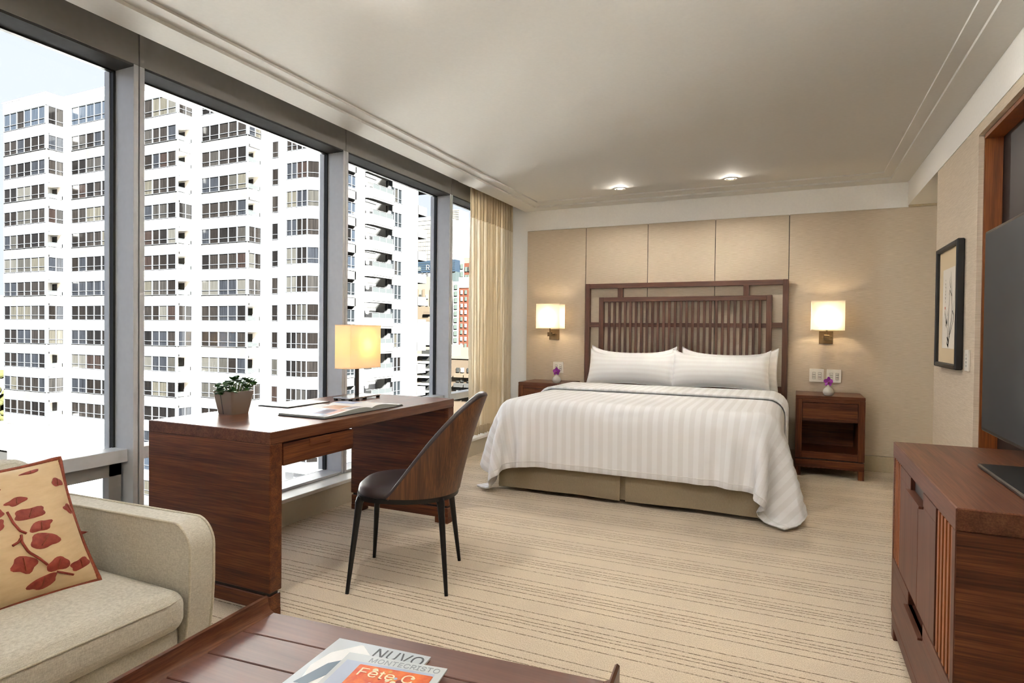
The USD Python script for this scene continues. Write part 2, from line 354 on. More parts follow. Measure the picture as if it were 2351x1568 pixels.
# sheer curtain
mat('sheer', {'t': ('transparent_bsdf', {'color': (1, 0.97, 0.9)}), 'd': ('diffuse_bsdf', {'color': lin(226, 214, 192)}), 'l': ('translucent_bsdf', {'color': lin(216, 205, 184)}), 'a': ('mix_closure', {'fac': 0.5}), 'x': ('mix_closure', {'fac': 0.78})},
    [('d.BSDF', 'a.closure1'), ('l.BSDF', 'a.closure2'), ('t.BSDF', 'x.closure1'), ('a.closure', 'x.closure2')], surface='x.closure')
mat('curtain_head', {'d': ('diffuse_bsdf', {'color': lin(212, 196, 168)}), 'l': ('translucent_bsdf', {'color': lin(190, 172, 142)}), 'a': ('mix_closure', {'fac': 0.35})}, [('d.BSDF', 'a.closure1'), ('l.BSDF', 'a.closure2')], surface='a.closure')
def shade_mat(name, refl, trans, fac):
    mat(name, {'d': ('diffuse_bsdf', {'color': refl}), 'l': ('translucent_bsdf', {'color': trans}), 'a': ('mix_closure', {'fac': fac})}, [('d.BSDF', 'a.closure1'), ('l.BSDF', 'a.closure2')], surface='a.closure')
shade_mat('shade_cream', lin(248, 244, 236), lin(255, 246, 226), 0.5)
shade_mat('shade_gold', lin(252, 246, 234), lin(255, 222, 150), 0.42)
plain('bulb', (0, 0, 0), emission_color=lin(255, 214, 150), emission_strength=14.0)
plain('bulb_dl', (0, 0, 0), emission_color=lin(255, 224, 170), emission_strength=6.0)
plain('bulb_hot', (0, 0, 0), emission_color=lin(255, 228, 184), emission_strength=95.0)
plain('bulb_desk', (0, 0, 0), emission_color=lin(255, 205, 120), emission_strength=22.0)
# leaves of the jade plant
mat('jade', {'o': ('geometry', {}), 'r': ('rgb_ramp', {'ramp': [(0.0, lin(38, 74, 26)), (0.6, lin(64, 104, 44)), (1.0, lin(96, 132, 66))]}), 'p': ('principled_bsdf', {'roughness': 0.28, 'coat_weight': 0.25})},
    [('o.random_per_island', 'r.fac'), ('r.color', 'p.base_color')])
# the town outside
OUT = 0.042
def olin(*c): return tuple(v * OUT for v in lin(*c))
noisy('render_white', lin(240, 238, 234), lin(244, 242, 239), 0.6, 0.85, stretch=(1, 1, 0.3), spec=0.0)
noisy('render_grey', olin(176, 175, 173), olin(184, 183, 181), 0.8, 0.85, stretch=(1, 1, 0.3), spec=0.0)
plain('alu', olin(168, 170, 174), 0.6, 0.0, spec=0.0)
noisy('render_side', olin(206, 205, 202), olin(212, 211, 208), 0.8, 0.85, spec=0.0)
def panes(name, c0, c1, sx=9.0, rough=0.12):
    mat(name, {'g': ('geometry', {}), 'm': ('mapping', {'scale': (sx, sx, 0.35)}), 'n': ('noise_texture', {'scale': 1.0, 'detail': 3.0}), 'r': ('rgb_ramp', {'ramp': [(0.32, c0), (0.68, c1)]}), 'p': ('principled_bsdf', {'roughness': rough, 'specular_ior_level': 0.05})},
        [('g.position', 'm.vector'), ('m.vector', 'n.vector'), ('n.fac', 'r.fac'), ('r.color', 'p.base_color')])
PANES = []
for i, (a, b) in enumerate([((44, 40, 38), (66, 60, 56)), ((52, 48, 46), (84, 78, 74)), ((36, 34, 34), (58, 55, 54)), ((70, 68, 66), (104, 100, 96)), ((88, 86, 82), (118, 115, 108)), ((108, 104, 94), (150, 145, 131)), ((58, 60, 66), (88, 92, 100)), ((60, 48, 46), (92, 78, 72)), ((120, 118, 111), (150, 147, 140))]):
    panes(f'pane_{i}', olin(a), olin(b)); PANES.append(f'pane_{i}')
panes('pane_blue', olin(84, 96, 112), olin(116, 126, 140)); panes('pane_slate', olin(64, 70, 74), olin(92, 98, 102))
plain('far_white', olin(206, 206, 202), 0.9, spec=0.03); plain('far_cream', olin(186, 176, 158), 0.9, spec=0.03); plain('far_beige', olin(168, 150, 126), 0.9, spec=0.03); plain('far_tan', olin(158, 138, 116), 0.9, spec=0.03)  # distance haze is put into the pale base colours of the far buildings
noisy('far_brick', olin(158, 98, 78), olin(166, 108, 88), 2.0, 0.9, spec=0.0)
plain('far_blue', olin(84, 104, 124), 0.25, spec=0.03); plain('far_glass', olin(128, 142, 142), 0.2, spec=0.03); plain('far_pane', olin(96, 96, 92), 0.2, spec=0.03); plain('far_pane_green', olin(146, 160, 150), 0.2, spec=0.03); plain('far_grey', olin(122, 120, 116), 0.9, spec=0.03)
noisy('asphalt', olin(80, 79, 78), olin(96, 94, 92), 0.5, 0.95, spec=0.0)
plain('tree_green', olin(150, 150, 100), 0.9, spec=0.0)
plain('railing_glass', olin(150, 156, 156), 0.3, spec=0.05)
plain('door_dark', olin(70, 70, 72), 0.3, spec=0.05)
plain('render_inner', lin(225, 220, 212), 0.9, spec=0.0)
# ---------------------------------------------------------------- the room
ZC, YB, XA = 2.545, 6.30, 0.886
Y0 = -3.2
floor = struct('floor', 'beige cut-pile carpet with tufted grooves running across the room')
part(floor, 'carpet', box(-2.82, 2.0, Y0, YB + .02, -0.05, 0.0), 'carpet')

ceil = struct('ceiling', 'cream tray ceiling with a two-step border')
def ring(x0, x1, y0, y1, X0, X1, Ya, Yb_, z, top=2.75):
    return join(box(X0, x0, Ya, Yb_, z, top), box(x1, X1, Ya, Yb_, z, top), box(x0, x1, Ya, y0, z, top), box(x0, x1, y1, Yb_, z, top))
part(ceil, 'border', ring(-2.554, .733, Y0 + .3, 6.13, -2.74, XA, Y0, YB, ZC), 'ceiling_paint')
part(ceil, 'step', ring(-2.463, .661, Y0 + .45, 5.966, -2.554, .733, Y0 + .3, 6.13, ZC + .017), 'ceiling_paint')
part(ceil, 'tray', box(-2.463, .661, Y0 + .45, 5.966, ZC + .030, 2.75), 'ceiling_paint')
part(ceil, 'curtain_pocket', join(box(-3.2, 2.0, Y0 - .1, YB + .1, 2.75, 2.85), box(-3.2, -2.94, Y0, YB, 2.66, 2.75)), 'white_paint')

wb = struct('wall_back', 'wall behind the bed clad in woven beige wallpaper panels')
part(wb, 'plaster', box(-3.2, 2.1, YB, YB + .12, -0.05, 2.85), 'white_paint')
pj = [-2.708, -2.027, -1.369, -0.711, -0.053, 1.98]
for a, b in zip(pj[:-1], pj[1:]):
    part(wb, 'wall_panel', cbox(a + .003, b - .003, YB - .014, YB - .0005, .142, 2.325, .002), 'wallpaper')
part(wb, 'joint_backing', box(-2.70, 1.98, YB - .004, YB - .0002, .142, 2.32), 'wood_black')
t1 = struct('trim_1', 'white frieze above the wallpaper')
part(t1, 'frieze', box(-2.715, XA, YB - .006, YB, 2.327, 2.60), 'white_paint')
bb = struct('baseboard_back', 'beige skirting under the wallpaper')
part(bb, 'board', cbox(-2.71, 1.98, YB - .018, YB - .0005, 0.0, .139, .003), 'skirting')

wr = struct('wall_right', 'woven beige wallpaper wall with the framed print and a deep doorway')
part(wr, 'pier', box(XA, 1.06, 4.05, 5.09, 0, 2.345), 'wallpaper_art')
part(wr, 'door_head', box(XA, 1.06, 1.2, 4.05, 2.285, 2.345), 'wallpaper_art')
part(wr, 'near_wall', box(XA, 1.06, Y0, 1.2, 0, 2.345), 'wallpaper_art')
part(wr, 'unseen_end_wall', box(1.96, 2.1, Y0 - .1, YB + .12, -0.05, 2.85), 'wallpaper')  # out of view, runs the full length to keep the sun out
t2 = struct('trim_2', 'white bulkhead along the right side of the ceiling')
part(t2, 'bulkhead', box(XA - .004, 1.98, Y0, YB - .001, 2.341, 2.75), 'white_paint')
part(t2, 'crown_strip', cbox(XA, 1.97, YB - .034, YB - .015, 2.322, 2.341, .003), 'skirting')  # thin crown strip at the top of the niche wallpaper
wrear = struct('wall_rear', 'beige wall behind the camera')
part(wrear, 'plaster', box(-3.2, 2.1, Y0 - .1, Y0, -0.05, 2.85), 'wallpaper')

# the doorway with a sliding door
d1 = struct('door_1', 'warm striped wood sliding door with a frosted glass pane')
part(d1, 'jamb', box(.91, .99, 4.035, 4.049, 0, 2.27), 'jamb_z')
part(d1, 'jamb', box(.91, .99, 1.201, 1.215, 0, 2.27), 'jamb_z')
part(d1, 'head_lining', box(.91, .99, 1.215, 4.035, 2.26, 2.284), 'jamb_z')
part(d1, 'track', box(.992, 1.004, 1.201, 4.049, 0, 2.284), 'wood_black')  # black sheet across the whole opening, for the dark gap behind the jamb
for a, b in ((2.64, 4.03), (1.22, 2.63)):
    lf = part(d1, 'leaf_stile', cbox(1.005, 1.045, b - .085, b, 0, 2.27), 'door_z')
    part(d1, 'leaf_stile', cbox(1.005, 1.045, a, a + .085, 0, 2.27), 'door_z')
    part(d1, 'leaf_rail', cbox(1.005, 1.045, a + .085, b - .085, 2.13, 2.27), 'door_y')
    part(d1, 'leaf_rail', cbox(1.005, 1.045, a + .085, b - .085, 0, .55), 'door_y')
    part(d1, 'frosted_pane', box(1.028, 1.036, a + .08, b - .08, .54, 2.14), 'frosted')

unseen_lamp = UsdLux.SphereLight.Define(stage, '/World/unseen_door_lamp')        # unseen lamp behind the door, placed to light the frosted panes
unseen_lamp.CreateRadiusAttr(.08); unseen_lamp.CreateIntensityAttr(90.0); unseen_lamp.CreateColorAttr(Gf.Vec3f(.95, 1.0, .95)); unseen_lamp.AddTranslateOp().Set(Gf.Vec3d(1.75, 2.9, 2.1))
# the window wall: sill wall, header, four windows in view and two more behind the camera
XF, XG = -2.94, -3.09
wl = struct('wall_left', 'low cream sill wall and grey header of the window front')
part(wl, 'sill_wall', box(-3.1, -2.815, Y0, YB, -0.05, .146), 'sill_paint')
part(wl, 'sill_board', cbox(-3.02, -2.797, Y0, YB, .148, .171, .003), 'sill_top')
ym = [-3.0, -1.03, .46, 1.990, 3.5215, 5.015, 6.20]
for a, b in zip(ym[:-1], ym[1:]):
    part(wl, 'header', cbox(XG - .04, XF, a + .002, b - .002, 2.49, 2.67, .002), 'frame_dark')
part(wl, 'end_reveal', box(-3.12, -2.95, 6.20, YB, .17, 2.67), 'white_paint')
ORDER = [(2, 1), (3, 2), (4, 3), (5, 4), (1, 5), (0, 6)]
for k, n in ORDER:
    a, b = ym[k], ym[k + 1]
    w = struct(f'window_{n}', 'floor-to-ceiling window with a grey metal frame')
    hw = .028
    part(w, 'mullion', cbox(XG, XF, a + .003, a + hw, .172, 2.489, .0015), 'frame_grey')
    part(w, 'mullion', cbox(XG, XF, b - hw, b - .003, .172, 2.489, .0015), 'frame_grey')
    part(w, 'mullion_joint', join(box(XG, XF - .01, a - .0035, a + .0035, .172, 2.489)), 'gasket')
    part(w, 'head_lining', box(XG, XF - .001, a + hw, b - hw, 2.478, 2.4895), 'head_grey')
    part(w, 'sill_rail', cbox(XG - .01, XF, a + hw, b - hw, .172, .19, .002), 'frame_grey')
    part(w, 'transom', cbox(XG, -2.98, a + hw, b - hw, .544, .606, .002), 'frame_grey')
    for s, y in ((1, a + hw), (-1, b - hw)):
        part(w, 'gasket', join(box(XG - .012, XG + .012, min(y, y + s * .012), max(y, y + s * .012), .60, 2.478), box(XG - .012, XG + .012, min(y, y + s * .012), max(y, y + s * .012), .19, .546)), 'gasket')
        part(w, 'outer_bead', box(XG - .05, XG - .013, min(y, y + s * .016), max(y, y + s * .016), .19, 2.478), 'frame_grey')
    part(w, 'gasket', box(XG - .012, XG + .012, a + hw, b - hw, 2.469, 2.4785), 'gasket')
    part(w, 'pane', box(XG - .004, XG + .004, a + hw, b - hw, .60, 2.478), 'glass')
    part(w, 'lower_pane', box(XG - .004, XG + .004, a + hw, b - hw, .19, .545), 'glass')
    if n == 1:      # opening sash under the transom
        sx0, sx1, ya, yb = -3.06, -3.01, a + hw + .012, b - hw - .012
        part(w, 'sash_rail', cbox(sx0, sx1, ya, yb, .478, .541, .002), 'frame_dark')
        part(w, 'sash_rail', cbox(sx0, sx1, ya, yb, .195, .245, .002), 'frame_dark')
        part(w, 'sash_stile', cbox(sx0, sx1, yb - .062, yb, .195, .541, .002), 'frame_dark')
        part(w, 'sash_stile', cbox(sx0, sx1, ya, ya + .062, .195, .541, .002), 'frame_dark')
t3 = struct('trim_3', 'beige metal edge of the facade above the second window')
part(t3, 'edge', cbox(-3.46, -3.36, 2.2, 2.70, 2.585, 2.64, .004), 'sill_paint')
# ---------------------------------------------------------------- the town outside
street = struct('floor', None)
stage.GetPrimAtPath(street).SetCustomDataByKey('label', 'grey street level far below the window')
part(street, 'asphalt', box(-600, 300, -300, 700, -40.5, -40), 'asphalt')

HEADS = [26.95, 23.62, 20.78] + [17.95 - 2.825 * i for i in range(13)]
bld = thing('apartment_building', 'white stepped apartment tower with bands of dark glazing and grey spandrels filling the near windows', 'building', (-60, 46, -40))
def quad(P):
    return np.array(P, float), np.array([[0, 1, 2], [0, 2, 3]])
ROOF = 28.35
# plan of the serrated front: bays face us (P) and step back at corner balconies (Q)
bays = [(-87.8, -78.94, 42.37, [-87.57, -86.23, -84.83, -83.31, -81.95, -80.41, -79.13]),
        (-78.94, -70.27, 44.17, [-77.29, -75.89, -74.48, -73.02, -71.66, -70.32]),
        (-70.27, -61.59, 46.0, [-68.4, -67.0, -65.6, -64.43, -63.09, -61.70]),
        (-61.59, -53.04, 47.79, [-59.95, -58.68, -57.25, -55.80, -54.48, -53.12])]
core = []
DEEP = 64.0
for i, (x0, x1, y, ms) in enumerate(bays):
    core.append(box(x0, x1 - (2.2 if True else 0), y + .35, DEEP, -40, ROOF - .1))
core.append(box(-61.6, -53.04, 49.6, DEEP, -40, ROOF - .1))
for i, (x0, x1, y, ms) in enumerate(bays):
    core.append(box(x1 - 2.25, x1 + .3, y + 1.75, DEEP, -40, ROOF - .1))
part(bld, 'core', join(*core), 'render_white')
part(bld, 'parapet', join(*[box(x0, x1 + .02, y - .04, y + 1.9, ROOF - 1.32, ROOF) for x0, x1, y, ms in bays]), 'render_white')
part(bld, 'roof_edge', join(*[box(x0 - .05, x1 + .08, y - .12, y + 1.9, ROOF, ROOF + .12) for x0, x1, y, ms in bays]), 'render_white')
prng = random.Random(11)
def pick():
    r = prng.random()
    return PANES[prng.choice((0, 1, 2, 6))] if r < .5 else PANES[prng.randrange(len(PANES))]
def glazing(y, ms, z1, z0, tr, depth=.12, blue=None, face='P', visible=True, pane='pane', heavy=2):
    """One window band: a frame with its panes; face P looks along -y, Q along +x (then y is the x of the plane)."""
    bars = []
    fr = []
    def B(a, b, zz0, zz1, d0, d1):
        return box(a, b, y - d1, y - d0, zz0, zz1) if face == 'P' else box(y + d0, y + d1, a, b, zz0, zz1)
    for j, m in enumerate(ms):
        wdt = .075 if (j % heavy == 0 or j == len(ms) - 1) else .045
        fr.append(B(m - wdt, m + wdt, z0, z1, .0, .10))
    for z, h in ((z0, .05), (z1 - .05, .05), (tr - .035, .07)):
        fr.append(B(ms[0], ms[-1], z, z + h, 0, .08))
    wf = part(bld, 'window_frame' if pane == 'pane' else pane.replace('pane', 'frame'), join(*fr), 'alu')
    base = None
    for j in range(len(ms) - 1):
        if j % heavy == 0 or base is None or prng.random() < .35: base = blue if blue and prng.random() < .75 else pick()
        part(wf, pane, B(ms[j] + .04, ms[j + 1] - .04, z0 + .04, z1 - .04, -.06, .02), base)
    return wf
for r, z1 in enumerate(HEADS):
    z0 = z1 - (2.06 if r == 0 else 1.66)
    nxt = HEADS[r + 1] if r + 1 < len(HEADS) else z1 - 2.825
    white = r % 2 == 0
    sm = 'render_white' if white else 'render_grey'
    for i, (x0, x1, y, ms) in enumerate(bays):
        low = r > 12 and i != 2
        if low: continue
        pil = ms[0] - .08
        # spandrel: wraps the corner of the bay
        part(bld, 'spandrel', join(box(pil if i else x0, x1, y - .02, y + .30, nxt, z0), box(x1 - .30, x1 + .02, y + .28, y + 1.82, nxt, z0), box(x1 - 2.3, x1, y + .2, y + 1.8, nxt + .02, nxt + .25)), sm)
        if i:
            part(bld, 'pier', box(x0, pil, y - .03, y + .4, nxt, z1), 'render_white')
        glazing(y, ms, z1, z0, z0 + (.62 if r == 0 else .52), blue='pane_blue' if (r == 0 and i < 2) or (i == 2 and r > 12) else None)
        part(bld, 'corner_post', box(x1 - .16, x1 + .0, y - .04, y + .12, z0, z1), 'alu')
        if (r < 2 and i == 0) or prng.random() < .28:   # glazed corner
            glazing(x1, [y + .1, y + .95, y + 1.8], z1, z0, z0 + .52, face='Q', pane='corner_pane')
        else:                                           # open corner balcony
            part(bld, 'balcony_door', box(x1 - 2.0, x1 - 1.0, y + 1.68, y + 1.76, z0 - .3, z1 - .22), 'door_dark' if prng.random() < .7 else pick())
            part(bld, 'balcony_wall', join(box(x1 - 1.0, x1 - .02, y + 1.66, y + 1.76, z0 - .4, z1), box(x1 - 2.2, x1 - .1, y + .2, y + 1.7, z1 - .06, z1 - .01)), 'render_inner')
            part(bld, 'balcony_railing', join(box(x1 - .05, x1 - .01, y + .1, y + 1.8, z0 + .52, z0 + .58), box(x1 - .05, x1 - .01, y + 1.74, y + 1.8, z0, z0 + .55), box(x1 - .045, x1 - .02, y + .1, y + 1.76, z0 + .05, z0 + .5)), 'railing_glass')
# the smooth white wall with small windows, then the bowed bay
XW0, XB0 = -51.15, -46.62
part(bld, 'flank_wall', join(box(XW0, XB0, 48.0, DEEP, -40, ROOF), box(-53.1, XW0, 49.55, DEEP, -40, ROOF)), 'render_white')
arc = [(-46.62, 46.8), (-43.85, 46.8), (-42.95, 47.5), (-42.52, 48.6), (-42.5, 51.0), (-42.5, 52.6)]
bow = Polygon(arc + [(-46.0, 52.6), (-46.62, 50.0)])
for r, z1 in enumerate(HEADS[1:14]):
    z1 = z1 + .02; z0 = z1 - 1.66; nxt = z1 - 2.825
    if r > 0:
        wf = part(bld, 'small_frame', join(box(-49.68, -49.62, 47.93, 48.02, z0 - .02, z1), box(-48.88, -48.82, 47.93, 48.02, z0 - .02, z1), box(-49.65, -48.85, 47.93, 48.02, z0 + .48, z0 + .54), box(-49.65, -48.85, 47.93, 48.02, z0 - .02, z0 + .04), box(-49.65, -48.85, 47.93, 48.02, z1 - .05, z1)), 'alu')
        part(wf, 'small_pane', box(-49.62, -48.88, 47.96, 48.05, z0, z1 - .04), pick())
    part(bld, 'bow_spandrel', prism(bow, nxt, z0), 'render_side')
    wf = None
    fr = []; pn = []
    xs = [-46.55, -45.87, -45.2, -44.52, -43.87]
    for j, x in enumerate(xs): fr.append(box(x - .05, x + .05, 46.78, 46.9, z0, z1))
    for z in (z0, z0 + .48, z1 - .05): fr.append(box(xs[0], xs[-1], 46.79, 46.88, z, z + .06))
    facets = []
    for (xa, ya), (xb, yb) in zip(arc[1:4], arc[2:5]):
        L = math.hypot(xb - xa, yb - ya); tx, ty = (xb - xa) / L, (yb - ya) / L; nx, ny = ty, -tx
        def fb(a, b, d0, d1, zz0, zz1):
            P = [(xa + tx * a + nx * d0, ya + ty * a + ny * d0), (xa + tx * b + nx * d0, ya + ty * b + ny * d0), (xa + tx * b + nx * d1, ya + ty * b + ny * d1), (xa + tx * a + nx * d1, ya + ty * a + ny * d1)]
            return prism(Polygon(P), zz0, zz1)
        fr += [fb(0, .07, -.1, .02, z0, z1), fb(L - .07, L, -.1, .02, z0, z1)] + [fb(0, L, -.1, .01, z, z + .06) for z in (z0, z0 + .48, z1 - .05)]
        if L > 2: fr += [fb(L / 2 - .04, L / 2 + .04, -.1, .02, z0, z1)]; facets += [fb(.05, L / 2, -.12, -.04, z0 + .03, z1 - .03), fb(L / 2, L - .05, -.12, -.04, z0 + .03, z1 - .03)]
        else: facets.append(fb(.05, L - .05, -.12, -.04, z0 + .03, z1 - .03))
    wf = part(bld, 'bow_frame', join(*fr), 'alu')
    base = pick()
    for j in range(len(xs) - 1):
        if j % 2 == 0: base = pick()
        part(wf, 'bow_pane', box(xs[j] + .04, xs[j + 1] - .04, 46.84, 46.95, z0 + .03, z1 - .03), base)
    for fct in facets: part(wf, 'bow_pane', fct, pick())
part(bld, 'bow_core', join(prism(bow.buffer(-.6), -40, ROOF), prism(bow, HEADS[1] + .02, ROOF)), 'render_white')
# the long side running away along the street
XS = -42.5
part(bld, 'side_wall', join(box(-47, XS - .35, 52.6, 54.0, -40, ROOF), box(-47, XS - 1.7, 54.0, 58.4, -40, ROOF), box(-47, XS - .35, 58.3, 64.4, -40, ROOF), box(-47, XS - 2.5, 64.0, 66.0, -40, ROOF)), 'render_side')
part(bld, 'side_pier', join(box(XS - .4, XS, 52.45, 54.1, -40, ROOF), box(XS - .4, XS, 58.35, 58.75, -40, ROOF), box(XS - .4, XS, 60.95, 64.45, -40, ROOF), box(XS - 1.7, XS - .3, 58.2, 58.5, -40, ROOF)), 'render_side')
for r, z1 in enumerate(HEADS[2:13]):
    z0 = z1 - 1.66; nxt = z1 - 2.825
    glazing(XS - .08, [51.1, 51.85, 52.5], z1 - .35, z0 - .3, z0 + .3, face='Q', pane='side_pane', blue='pane_blue' if r < 5 else 'pane_slate')
    part(bld, 'side_spandrel', box(XS - .3, XS - .01, 58.75, 60.95, nxt, z0), 'render_grey' if r % 2 else 'render_side')
    glazing(XS - .08, [58.75, 59.5, 60.2, 60.95], z1, z0, z0 + .5, face='Q', pane='flat_pane', blue='pane_slate', heavy=1)
    # protruding balcony with a splayed end
    bz = z0 - .42
    par = Polygon([(XS - .3, 54.0), (XS + .35, 54.05), (XS + .6, 54.7), (XS + .6, 58.55), (XS - .3, 58.55)])
    inn = Polygon([(XS - .4, 54.2), (XS + .25, 54.22), (XS + .45, 54.8), (XS + .45, 58.4), (XS - .4, 58.4)])
    part(bld, 'balcony_parapet', join(prism(par.difference(inn), bz - .05, bz + .95), prism(par, bz - .22, bz - .02)), 'render_side')
    part(bld, 'balcony_rail', join(tube([(XS + .3, 54.1, bz + 1.5), (XS + .52, 54.75, bz + 1.5), (XS + .52, 58.5, bz + 1.5)], .035, 6), *[tube([(XS + .52, yy, bz + .9), (XS + .52, yy, bz + 1.5)], .03, 6) for yy in (54.75, 56, 57.2, 58.45)]), 'far_white')
    part(bld, 'balcony_glass', box(XS + .50, XS + .53, 54.8, 58.45, bz + .95, bz + 1.45), 'railing_glass')
    part(bld, 'loggia_wall', box(XS - 1.7, XS - 1.62, 54.0, 58.3, bz, z1), 'render_inner')
    part(bld, 'loggia_door', box(XS - 1.64, XS - 1.55, 54.4, 56.2, bz, z1 - .3), 'door_dark')
    # balcony slab on the far end
    part(bld, 'end_balcony', box(-44.5, XS + .0, 64.4, 66.4, bz - .1, bz + 1.0), 'render_grey' if r % 2 else 'render_side')

# ------------------------------------------------ buildings further off
def far_tower(name, label, cat_, x0, x1, y0, y1, z1, m, extra=None, z0=-40):
    t = thing(name, label, cat_, (round((x0 + x1) / 2), round((y0 + y1) / 2), z0))
    part(t, 'walls', box(x0, x1, y0, y1, z0, z1), m)
    return t
def wins(t, xs, zs, y, w, h, m='far_pane', name='window', lim=200, th=.2):
    """Windows on the side facing us (-y)."""
    k = 0
    for z in zs:
        for x in xs:
            part(t, name, box(x - w / 2, x + w / 2, y - th, y + .1, z - h, z), m if isinstance(m, str) else m[(k * 7 + k // 3) % len(m)]); k += 1
def wins_x(t, ys, zs, x, w, h, m='far_pane', name='side_window', th=.2):
    k = 0
    for z in zs:
        for y in ys:
            part(t, name, box(x - .1, x + th, y - w / 2, y + w / 2, z - h, z), m if isinstance(m, str) else m[(k * 5 + k // 2) % len(m)]); k += 1

# blue glass office block with rooftop lettering
ob = thing('office_block', 'office block with a dark blue glass top and letters on it, seen past the balconies', 'building', (-122, 190, -40))
part(ob, 'glass_top', box(-140, -108, 187.0, 206, 22.4, 26.6), 'far_blue')
part(ob, 'glass_front', box(-140, -108, 187.4, 206, 17.4, 22.4), 'far_glass')
part(ob, 'fins', join(*[box(x, x + .35, 186.8, 187.5, 17.4, 22.4) for x in np.arange(-125.5, -108, 1.95)]), 'far_grey')
for i in range(8):
    part(ob, 'glass_panel', box(-125.0 + i * 1.95, -123.6 + i * 1.95, 187.2, 187.5, 17.6, 22.2), 'far_white')
part(ob, 'band', join(*[box(-140, -108, 186.9, 187.05, z, z + .08) for z in (23.2, 24.0, 24.8, 25.6)]), 'far_glass')
part(ob, 'base', box(-140, -108, 187.6, 206, -40, 17.4), 'far_cream')
lt = meshkit.text_mesh('R', 1.9, .1)
lt = rot((np.array(lt.vertices), np.array(lt.faces)), 90, 'x')
part(ob, 'letter', move(lt, (-119.9, 186.9, 23.2)), 'far_white')
part(ob, 'emblem', move(join(box(-.75, .75, -.1, 0, 0, 1.5), ), (-122.6, 186.9, 23.0)), 'far_glass')
part(ob, 'emblem_bars', move(join(box(-.75, .75, -.2, -.1, .68, .84), box(-.08, .08, -.2, -.1, 0, 1.5)), (-122.6, 186.9, 23.0)), 'far_white')

wt = far_tower('white_tower', 'broad pale office tower with a sloping roofline behind the blue glass block', 'building', -218, -196, 323, 350, 66, 'far_white')
crown = np.array([(-218, 66), (-196, 66), (-196, 72.3), (-199, 72.6), (-206, 72.2), (-213, 71.2), (-218, 70.0)])
part(wt, 'crown', prism(Polygon(crown), 323, 350, 'xz'), 'far_white')
part(wt, 'mullion_lines', join(*[box(x - .06, x + .06, 322.8, 323.05, 26, 66) for x in np.arange(-217, -196, 1.6)], *[box(-218, -196, 322.85, 323.05, z, z + .1) for z in np.arange(28, 70, 2.6)]), 'far_cream')
st = far_tower('slim_tower', 'slim pale tower with a stepped crown rising highest beside the curtain', 'building', -238, -221.8, 392, 410, 83, 'far_white')
part(st, 'crown', box(-237, -224.0, 393, 408, 83, 91.2), 'far_white')
part(st, 'crown_bands', join(*[box(-237.1, -223.9, 392.8, 393.05, z, z + .5) for z in np.arange(83.5, 91, 1.3)]), 'far_cream')
part(st, 'floor_lines', join(*[box(-238, -221.7, 391.85, 392.05, z, z + .12) for z in np.arange(44, 83, 3)]), 'far_cream')

# red brick apartment towers by the curtain
bu = thing('brick_tower', 'tall red brick apartment tower with pale corner bays, the upper one beside the curtain', 'building', (-77, 148, -40))
part(bu, 'brick_wall', box(-78.6, -75.9, 140.8, 150, -40, 19.2), 'far_brick')
part(bu, 'corner_bay', box(-79.6, -78.5, 140.5, 150, -40, 20.0), 'far_white')
part(bu, 'corner_bay', box(-75.95, -74.5, 140.9, 150, -40, 20.2), 'far_white')
part(bu, 'top_storey', box(-78.7, -75.9, 140.9, 149, 19.2, 20.6), 'far_cream')
part(bu, 'roof', join(prism(Polygon([(-77.0, 20.6), (-74.3, 20.6), (-74.3, 23.4)]), 141.5, 149, 'xz')), 'far_grey')
wins(bu, [-77.95, -77.15], [18.2 - 2.05 * i for i in range(10)], 140.8, .6, 1.2, ['far_pane_green', 'far_pane'])
wins(bu, [-79.05], [19.0 - 2.05 * i for i in range(10)], 140.5, .7, 1.3, 'far_pane_green')
wins(bu, [-75.2], [19.0 - 2.05 * i for i in range(10)], 140.9, .8, 1.3, 'far_pane_green')
bl = thing('brick_apartment_block', 'lower red brick apartment block with two columns of white windows and a white top storey', 'building', (-73, 138, -40))
part(bl, 'brick_wall', box(-74.6, -72.0, 131.2, 139, -40, 12.0), 'far_brick')
part(bl, 'top_storey', box(-74.6, -71.9, 131.1, 139, 12.0, 14.6), 'far_white')
part(bl, 'corner_bay', box(-76.2, -74.55, 131.0, 139, -40, 13.6), 'far_white')
part(bl, 'corner_bay', box(-72.05, -70.6, 131.5, 139, -40, 14.2), 'far_white')
wins(bl, [-73.75, -72.6], [11.4 - 1.62 * i for i in range(12)], 131.2, .55, .95, ['far_white', 'far_pane_green', 'far_white'])
wins(bl, [-75.3], [12.8 - 1.62 * i for i in range(12)], 131.0, .8, 1.1, 'far_pane_green')
wins(bl, [-71.3], [13.4 - 1.62 * i for i in range(13)], 131.5, .8, 1.1, 'far_pane_green')
lb = thing('tan_apartment_house', 'low tan apartment house with brown balconies at the foot of the brick towers', 'building', (-53, 100, -40))
part(lb, 'walls', box(-58, -48, 96.6, 106, -40, -3.4), 'far_tan')
part(lb, 'roof_block', join(box(-55.2, -53.2, 98, 101, -3.4, -1.6), box(-53.4, -52.4, 98, 101, -3.4, -2.2)), 'far_cream')
part(lb, 'cornice', box(-58.1, -47.9, 96.4, 97, -3.6, -3.2), 'far_cream')
wins(lb, [-54.9, -54.0, -52.7, -51.6], [-5.2 - 1.75 * i for i in range(3)], 96.6, .62, .8, ['far_pane', 'far_white', 'far_pane'])
for i in range(3):
    for x in (-54.5, -52.4, -50.2):
        part(lb, 'balcony', box(x - .95, x + .85, 95.8, 96.7, -6.9 - 1.75 * i, -6.2 - 1.75 * i), 'far_grey' if i else 'far_beige')
    part(lb, 'string_course', box(-58, -48, 96.4, 96.7, -7.0 - 1.75 * i, -6.85 - 1.75 * i), 'far_cream')
